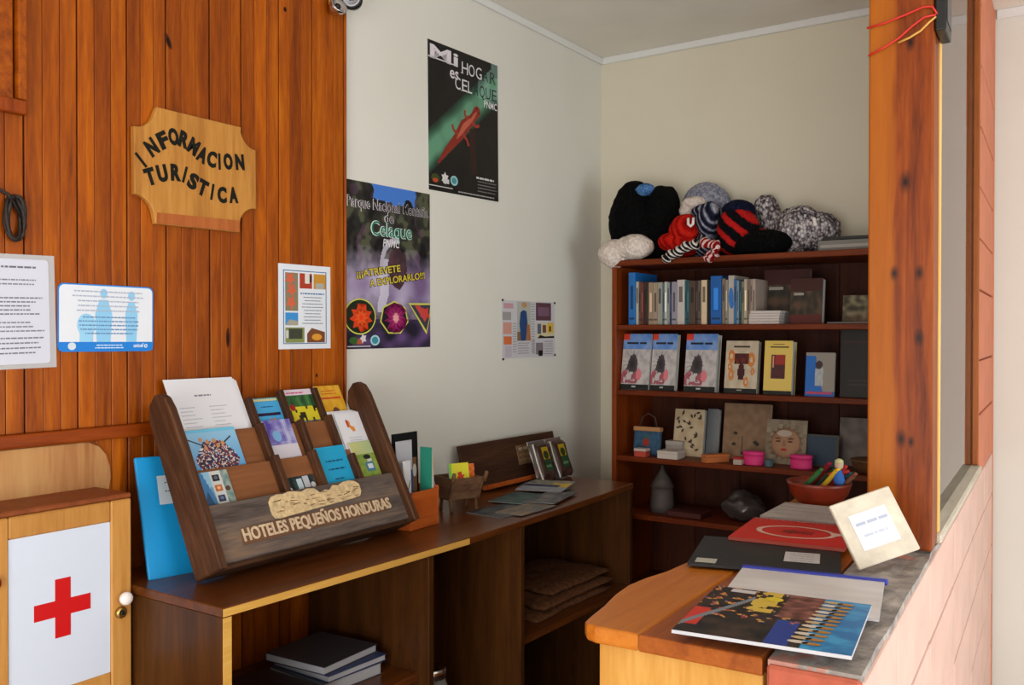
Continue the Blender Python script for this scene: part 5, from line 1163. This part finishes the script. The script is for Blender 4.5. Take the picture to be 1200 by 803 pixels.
# folded cloth bags on the right compartment shelf
for k, (x, y, zz, wx, wy) in enumerate(((.055, -1.12, .5765, .33, .50), (.07, -1.06, .602, .31, .47), (.06, -.98, .628, .30, .40))):
    mb = MB(); nx, ny = 22, 26; top = []; bot = []
    for j_ in range(ny + 1):
        for i_ in range(nx + 1):
            u_, v_ = i_ / nx, j_ / ny; e_ = min(1, 6 * min(u_, 1 - u_)) * min(1, 6 * min(v_, 1 - v_))
            xx = x + wx * u_ + .012 * nz(v_ * 4, k * 3.1) * (u_ - .2); yy = y + wy * v_ + .016 * nz(u_ * 4, 7 + k)
            h_ = .006 + .016 * e_ ** .5 + .008 * nz(xx * 22, yy * 14, k * 2.0) * e_ + .004 * nz(xx * 60, yy * 40, k)
            top.append((xx, yy, zz + max(.004, h_))); bot.append((xx, yy, zz))
    n1 = (nx + 1) * (ny + 1)
    fs = [(j_ * (nx + 1) + i_, j_ * (nx + 1) + i_ + 1, (j_ + 1) * (nx + 1) + i_ + 1, (j_ + 1) * (nx + 1) + i_) for j_ in range(ny) for i_ in range(nx)]
    fb_ = [tuple(q + n1 for q in f[::-1]) for f in fs]
    rim = [i_ for i_ in range(nx + 1)] + [(j_ + 1) * (nx + 1) + nx for j_ in range(ny)] + [ny * (nx + 1) + i_ for i_ in range(nx - 1, -1, -1)] + [j_ * (nx + 1) for j_ in range(ny - 1, 0, -1)]
    sd = [(rim[q], rim[q] + n1, rim[(q + 1) % len(rim)] + n1, rim[(q + 1) % len(rim)]) for q in range(len(rim))]
    mb.add(top + bot, fs + fb_ + sd, None, Matrix(), 0, True); o = mb.build('cloth_bag', M['burlap'])
    tag(o, ('bottom', 'middle', 'top')[k] + ' folded brown cloth bag in the right compartment', 'bag', 'folded cloth bags')
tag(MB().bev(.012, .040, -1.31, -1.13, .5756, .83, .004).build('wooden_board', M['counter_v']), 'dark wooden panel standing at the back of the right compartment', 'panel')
# glass jars glinting in the middle compartment
t = NT('jar_glass'); t.base(l4((200, 210, 214))); t.rough(.03, .8); t.b.inputs['Alpha'].default_value = .35; M['jar'] = t.m
for k, (x, y, z) in enumerate(((.24, -1.66, .3506), (.34, -1.59, .3506))):
    e = thing('glass_jar', ('rear' if k == 0 else 'front') + ' glass jar glinting in the dark middle compartment', 'jar', T(x, y, z), 'jars in the middle compartment')
    MB().lathe([(.04, 0), (.045, .01), (.045, .16), (.034, .19), (.034, .20), (.030, .20), (.041, .155), (.041, .012)], 20).build('glass', M['jar'], e); MB().lathe([(.037, .19), (.038, .215), (.03, .218)], 20).build('lid', M['chrome'], e)

# ------------------------------------------------------------------ desk beside the ledge
ZD = 1.066
dk = thing('reception_desk', 'orange varnished desk with curved edge beside the salmon half wall', 'desk', T(0, 0, 0))
jl = [(1.374, -2.392), (1.340, -1.30), (1.336, -1.14)]
MB().prism([(1.374, -2.392), (1.305, -2.396), (1.288, -2.390), (1.277, -2.376), (1.272, -2.352), (1.262, -2.29), (1.247, -2.225), (1.239, -2.16), (1.243, -2.10), (1.254, -2.04), (1.258, -1.95), (1.252, -1.7), (1.225, -1.294), (1.215, -1.14), (1.336, -1.14)], ZD - .026, ZD, None, Matrix(), 0, .006, 3).build('top_board', M['desk'], dk)
MB().prism([(1.3748, -2.392), (1.3368, -1.14), (1.477, -1.14), (1.5555, -2.386)], ZD - .026, ZD - .0004, None, Matrix(), 0, .004, 2).build('top_board', wood('darker_desk_board', (124, 56, 14), (158, 82, 24), (176, 100, 36), 'y', .3, .1, .7, .1, .25), dk)
fx0, fx1 = 1.302, 1.553
MB().bev(fx0, fx1, -2.376, -2.358, .0, ZD - .0265, .0012).build('front_panel', M['deskfront'], dk)
MB().bev(1.302, 1.318, -2.3575, -1.16, 0, ZD - .0265, .001).build('side_panel', M['deskfront'], dk)

# papers on the desk and ledge
ZL = 1.0725
# black folder
quad = (at(806, 661, 'z', ZL), at(985, 669, 'z', ZL), at(997, 641, 'z', ZL), at(853, 629, 'z', ZL))
bf = flat('black_folder', 'large black folder lying across the desk and ledge', [(1.280, -2.000), (1.545, -1.905), (1.500, -1.690), (1.245, -1.735)], ZL - .001, .005, lambda u, v: (30, 33, 35), None, 'folder', 2, 2, None, (26, 28, 30))
d = MB().rect(.012, .010, .050, .045, (176, 176, 166)).rect(.168, .070, .232, .150, (196, 194, 196)).lines(.175, .225, .135, 4, .018, .004, (150, 148, 152), .0002, True); d.build('label_sticker', M['ink'], bf, T(0, 0, .0056))
# red spiral notebook
rn = flat('spiral_notebook', 'red spiral notebook with a pale oval emblem on the cover', [(1.274, -1.778), (1.500, -1.745), (1.475, -1.53), (1.250, -1.545)], ZL + .0050, .007, lambda u, v: (196, 34, 24), None, 'notebook', 2, 2, None, (150, 60, 46))
d = MB(); ow = .115; oy = .105
ring = [(.115 + .082 * math.cos(a), .105 + .060 * math.sin(a)) for a in [2 * math.pi * k / 28 for k in range(28)]]
for k in range(28):
    a, b = ring[k], ring[(k + 1) % 28]; f_ = .86
    d.poly([a, b, (.115 + (b[0] - .115) * f_, .105 + (b[1] - .105) * f_), (.115 + (a[0] - .115) * f_, .105 + (a[1] - .105) * f_)], (214, 176, 160), .0001 * (k % 2))
d.poly([(.188, .095), (.222, .118), (.215, .128), (.180, .130)], (214, 176, 160), .0003)
d.star(.105, .105, .024, .014, 6, (130, 24, 20), .0002); d.star(.135, .108, .020, .012, 5, (140, 26, 22), .0003); d.build('emblem', M['ink'], rn, T(0, 0, .0076))
sp_ = MB()
for k in range(26):
    x = .008 + .0083 * k; sp_.tube([(x, .2165, .002), (x, .2195, .006), (x, .216, .0092), (x, .211, .0082)], .0009, 5)
sp_.build('spiral_binding', M['chrome'], rn)
# clear file behind it
flat('clear_file', 'pale clear plastic file beyond the red notebook', [(1.250, -1.518), (1.440, -1.515), (1.425, -1.315), (1.225, -1.322)], ZL + .0005, .010, lambda u, v: lerp((170, 160, 156), (190, 182, 178), nz(u * 3, v * 9) + .5), lambda d, w_, h_: d.lines(w_ * .1, w_ * .9, h_ * .5, 2, .05, .006, (150, 138, 134), 0), 'file', 24, 32, None, (150, 142, 138))
# clear presentation folder with blue bar
cf = flat('presentation_folder', 'clear white presentation folder with a blue spine bar', [(1.424, -2.215), (1.650, -2.160), (1.632, -1.935), (1.392, -1.965)], ZL + .0048, .004, lambda u, v: lerp((196, 190, 190), (214, 210, 210), nz(u * 2, v * 8, 4) + .5), None, 'folder', 40, 40, None, (170, 166, 168))
MB().bev(-.002, .242, .222, .236, -.002, .008, .003, 2).build('spine_bar', M['bluebar'], cf)
# picture calendar / magazine on top
def fn_mg(u, v):
    n = nz(u * 7, v * 9, 2.5) + .5 * nz(u * 21, v * 24, 7.5); n2 = nz(u * 17, v * 19, 6)
    c = lerp((20, 18, 20), (58, 44, 34), n + .4)
    if u > .72 and v > .0:
        c = lerp((30, 110, 170), (60, 150, 200), n + .5)
    if .52 < u < .66 and v < .45: c = (36, 60, 140)
    if u < .72 and v > .35 and n2 > .25: c = [(176, 60, 40), (206, 170, 60), (60, 60, 120), (150, 96, 60)][int(abs(n) * 17) % 4]
    if u < .10 and v > .15 and v < .5: c = (196, 50, 40)
    if .5 < u < .72 and v > .5: c = lerp((84, 46, 40), (140, 90, 80), n2 + .5)
    if .30 < u < .46 and v > .55 and n > -.1: c = (206, 176, 70)
    if u < .3 and v > .1 and abs((v - .15) - u * 2.2) < .05: c = (120, 126, 134)
    return c
def dr_mg(d, w_, h_):
    for k in range(12):
        t_ = k / 11; x = w_ * (.70 + .08 * t_); y = h_ * (.10 + .82 * t_); cc_ = (206, 196, 184) if k % 2 == 0 else (190, 166, 130)
        d.ell(x, y, w_ * .06, h_ * .026, cc_, .0003 + .00004 * k, 12); d.ell(x + w_ * .075, y - h_ * .006, w_ * .055, h_ * .024, (170, 120, 56), .0003 + .00004 * k, 12)
    d.rect(w_ * .12, h_ * .90, w_ * .28, h_ * .97, (200, 196, 198), .0002)
    d.ell(w_ * .42, h_ * .84, w_ * .06, h_ * .05, (214, 190, 50), .0002)
flat('picture_magazine', 'glossy picture magazine with a colourful market cover at the desk front', [(1.432, -2.404), (1.671, -2.378), (1.645, -2.122), (1.412, -2.158)], ZL + .0094, .005, fn_mg, dr_mg, 'magazine', 90, 80, None, (186, 186, 192))
# standing name card in a pale stone frame
cbl, cbr, ctl = at(1007, 668, 'y', -1.865), at(1079, 643, 'y', -1.80), at(979, 591, 'y', -1.835)
cbl.z = max(cbl.z, 1.0735)
e = thing('framed_card', 'tilted white name card in a pale stone frame standing on the ledge', 'card', frame(cbl, cbr - cbl, ctl - cbl))
Wc = (cbr - cbl).length; Hc = (ctl - cbl).length
MB().bev(0, Wc, 0, Hc, -.010, 0, .002).build('frame', M['mosaic'], e)
d = MB().rect(Wc * .20, Hc * .22, Wc * .80, Hc * .76, (224, 230, 240)); d.build('card_insert', M['ink'], e, T(0, 0, .0006))
random.seed(5); d = MB().lines(Wc * .25, Wc * .77, Hc * .60, 1, .01, .0055, (170, 176, 196), 0, True, 0).lines(Wc * .30, Wc * .68, Hc * .42, 1, .01, .0045, (186, 192, 208), 0, True, 0); d.build('lettering', M['ink'], e, T(0, 0, .0011))
MB().prism([(Wc * .4, 0), (Wc * .6, 0), (Wc * .5, Hc * .6)], -.014, -.0105).build('easel_back', M['blackfolder'], e)
# clay bowl of ornaments behind the papers
bo = at(950, 590, 'z', ZD); bx_, by_ = 1.298, -1.215
e = thing('clay_bowl', 'red clay bowl filled with coloured ornaments on the far end of the desk', 'bowl', T(bx_, by_, ZD + .0006))
MB().lathe([(.040, 0), (.055, .010), (.070, .028), (.078, .052), (.080, .060), (.075, .060), (.070, .050), (.060, .028), (.040, .014), (.01, .010)], 30).build('body', M['clay'], e)
random.seed(21)
cols = [('green', (50, 96, 50)), ('maroon', (120, 24, 40)), ('dark green', (36, 60, 40)), ('purple', (110, 40, 96)), ('yellow', (200, 160, 40)), ('red', (160, 40, 36)), ('teal', (40, 80, 96)), ('brown', (110, 70, 50))]
for k, (nm, c) in enumerate(cols):
    x0 = -.045 + .011 * k; y0 = random.uniform(-.025, .02)
    p0 = (x0, y0, .030); p1 = (x0 + .052, y0 + .012 * math.sin(k), .088 + .012 * math.sin(k * 1.7))
    st = thing('wrapped_stick', nm + ' wrapped stick lying in the clay bowl', 'stick', T(bx_, by_, ZD + .0006), 'wrapped sticks in the bowl')
    MB().tube([p0, tuple((p0[i] + p1[i]) / 2 for i in range(3)), p1], .0065, 9, c).build('stick', M['matt'], st)
    MB().tube([p1, (p1[0] + .006, p1[1], p1[2] + .007)], .0045, 8, tuple(min(255, x * 1.3) for x in c)).build('tip', M['matt'], st)
dl = thing('worry_doll', 'little cloth doll in blue and red at the rim of the bowl', 'doll', T(bx_ + .055, by_ - .02, ZD + .060))
MB().lathe([(.010, 0), (.014, .01), (.010, .03), (.006, .036)], 12, (60, 110, 190)).build('body', M['matt'], dl)
MB().lathe([(.004, .036), (.010, .042), (.011, .050), (.006, .058)], 12, (206, 176, 150)).build('head', M['matt'], dl)
MB().tube([(-.010, 0, .028), (-.026, 0, .022)], .004, 7, (180, 50, 40)).build('arm', M['matt'], dl); MB().tube([(.010, 0, .028), (.024, 0, .036)], .004, 7, (180, 50, 40)).build('arm', M['matt'], dl)
MB().lathe([(.011, .052), (.010, .060), (.004, .064)], 12, (206, 200, 150)).build('hair', M['matt'], dl)

# ------------------------------------------------------------------ wires and black box at the post top
def lp(x, y, z): return tuple(WB @ Vector((x, y, z)))
for (lab, m, pts) in (('upper red wire across the post top', 'redwire', [(-.125, .742, 2.118), (-.09, .743, 2.123), (-.05, .742, 2.133), (-.02, .742, 2.142), (-.004, .743, 2.140), (.004, .746, 2.125)]),
                      ('lower red wire drooping across the post', 'redwire', [(-.122, .742, 2.062), (-.09, .742, 2.075), (-.065, .742, 2.088), (-.04, .742, 2.108), (-.018, .742, 2.122), (.002, .745, 2.124)]),
                      ('tan wire drooping from the black box', 'tanwire', [(-.066, .742, 2.079), (-.045, .742, 2.086), (-.025, .742, 2.096), (-.010, .742, 2.110), (.002, .745, 2.120)])):
    tag(MB().tube([lp(*p) for p in pts], .0022, 7).build('electric_wire', M[m]), lab, 'wire', 'wires at the post top')
e = thing('black_box', 'small black junction box on the post at the top', 'box', WB @ T(.0005, .745, 2.093))
MB().bev(0, .020, 0, .10, 0, .24, .003, 2).build('case', M['black'], e)
MB().bev(.0202, .0215, .01, .09, .02, .22, .0005).build('cover_plate', M['blackfolder'], e)
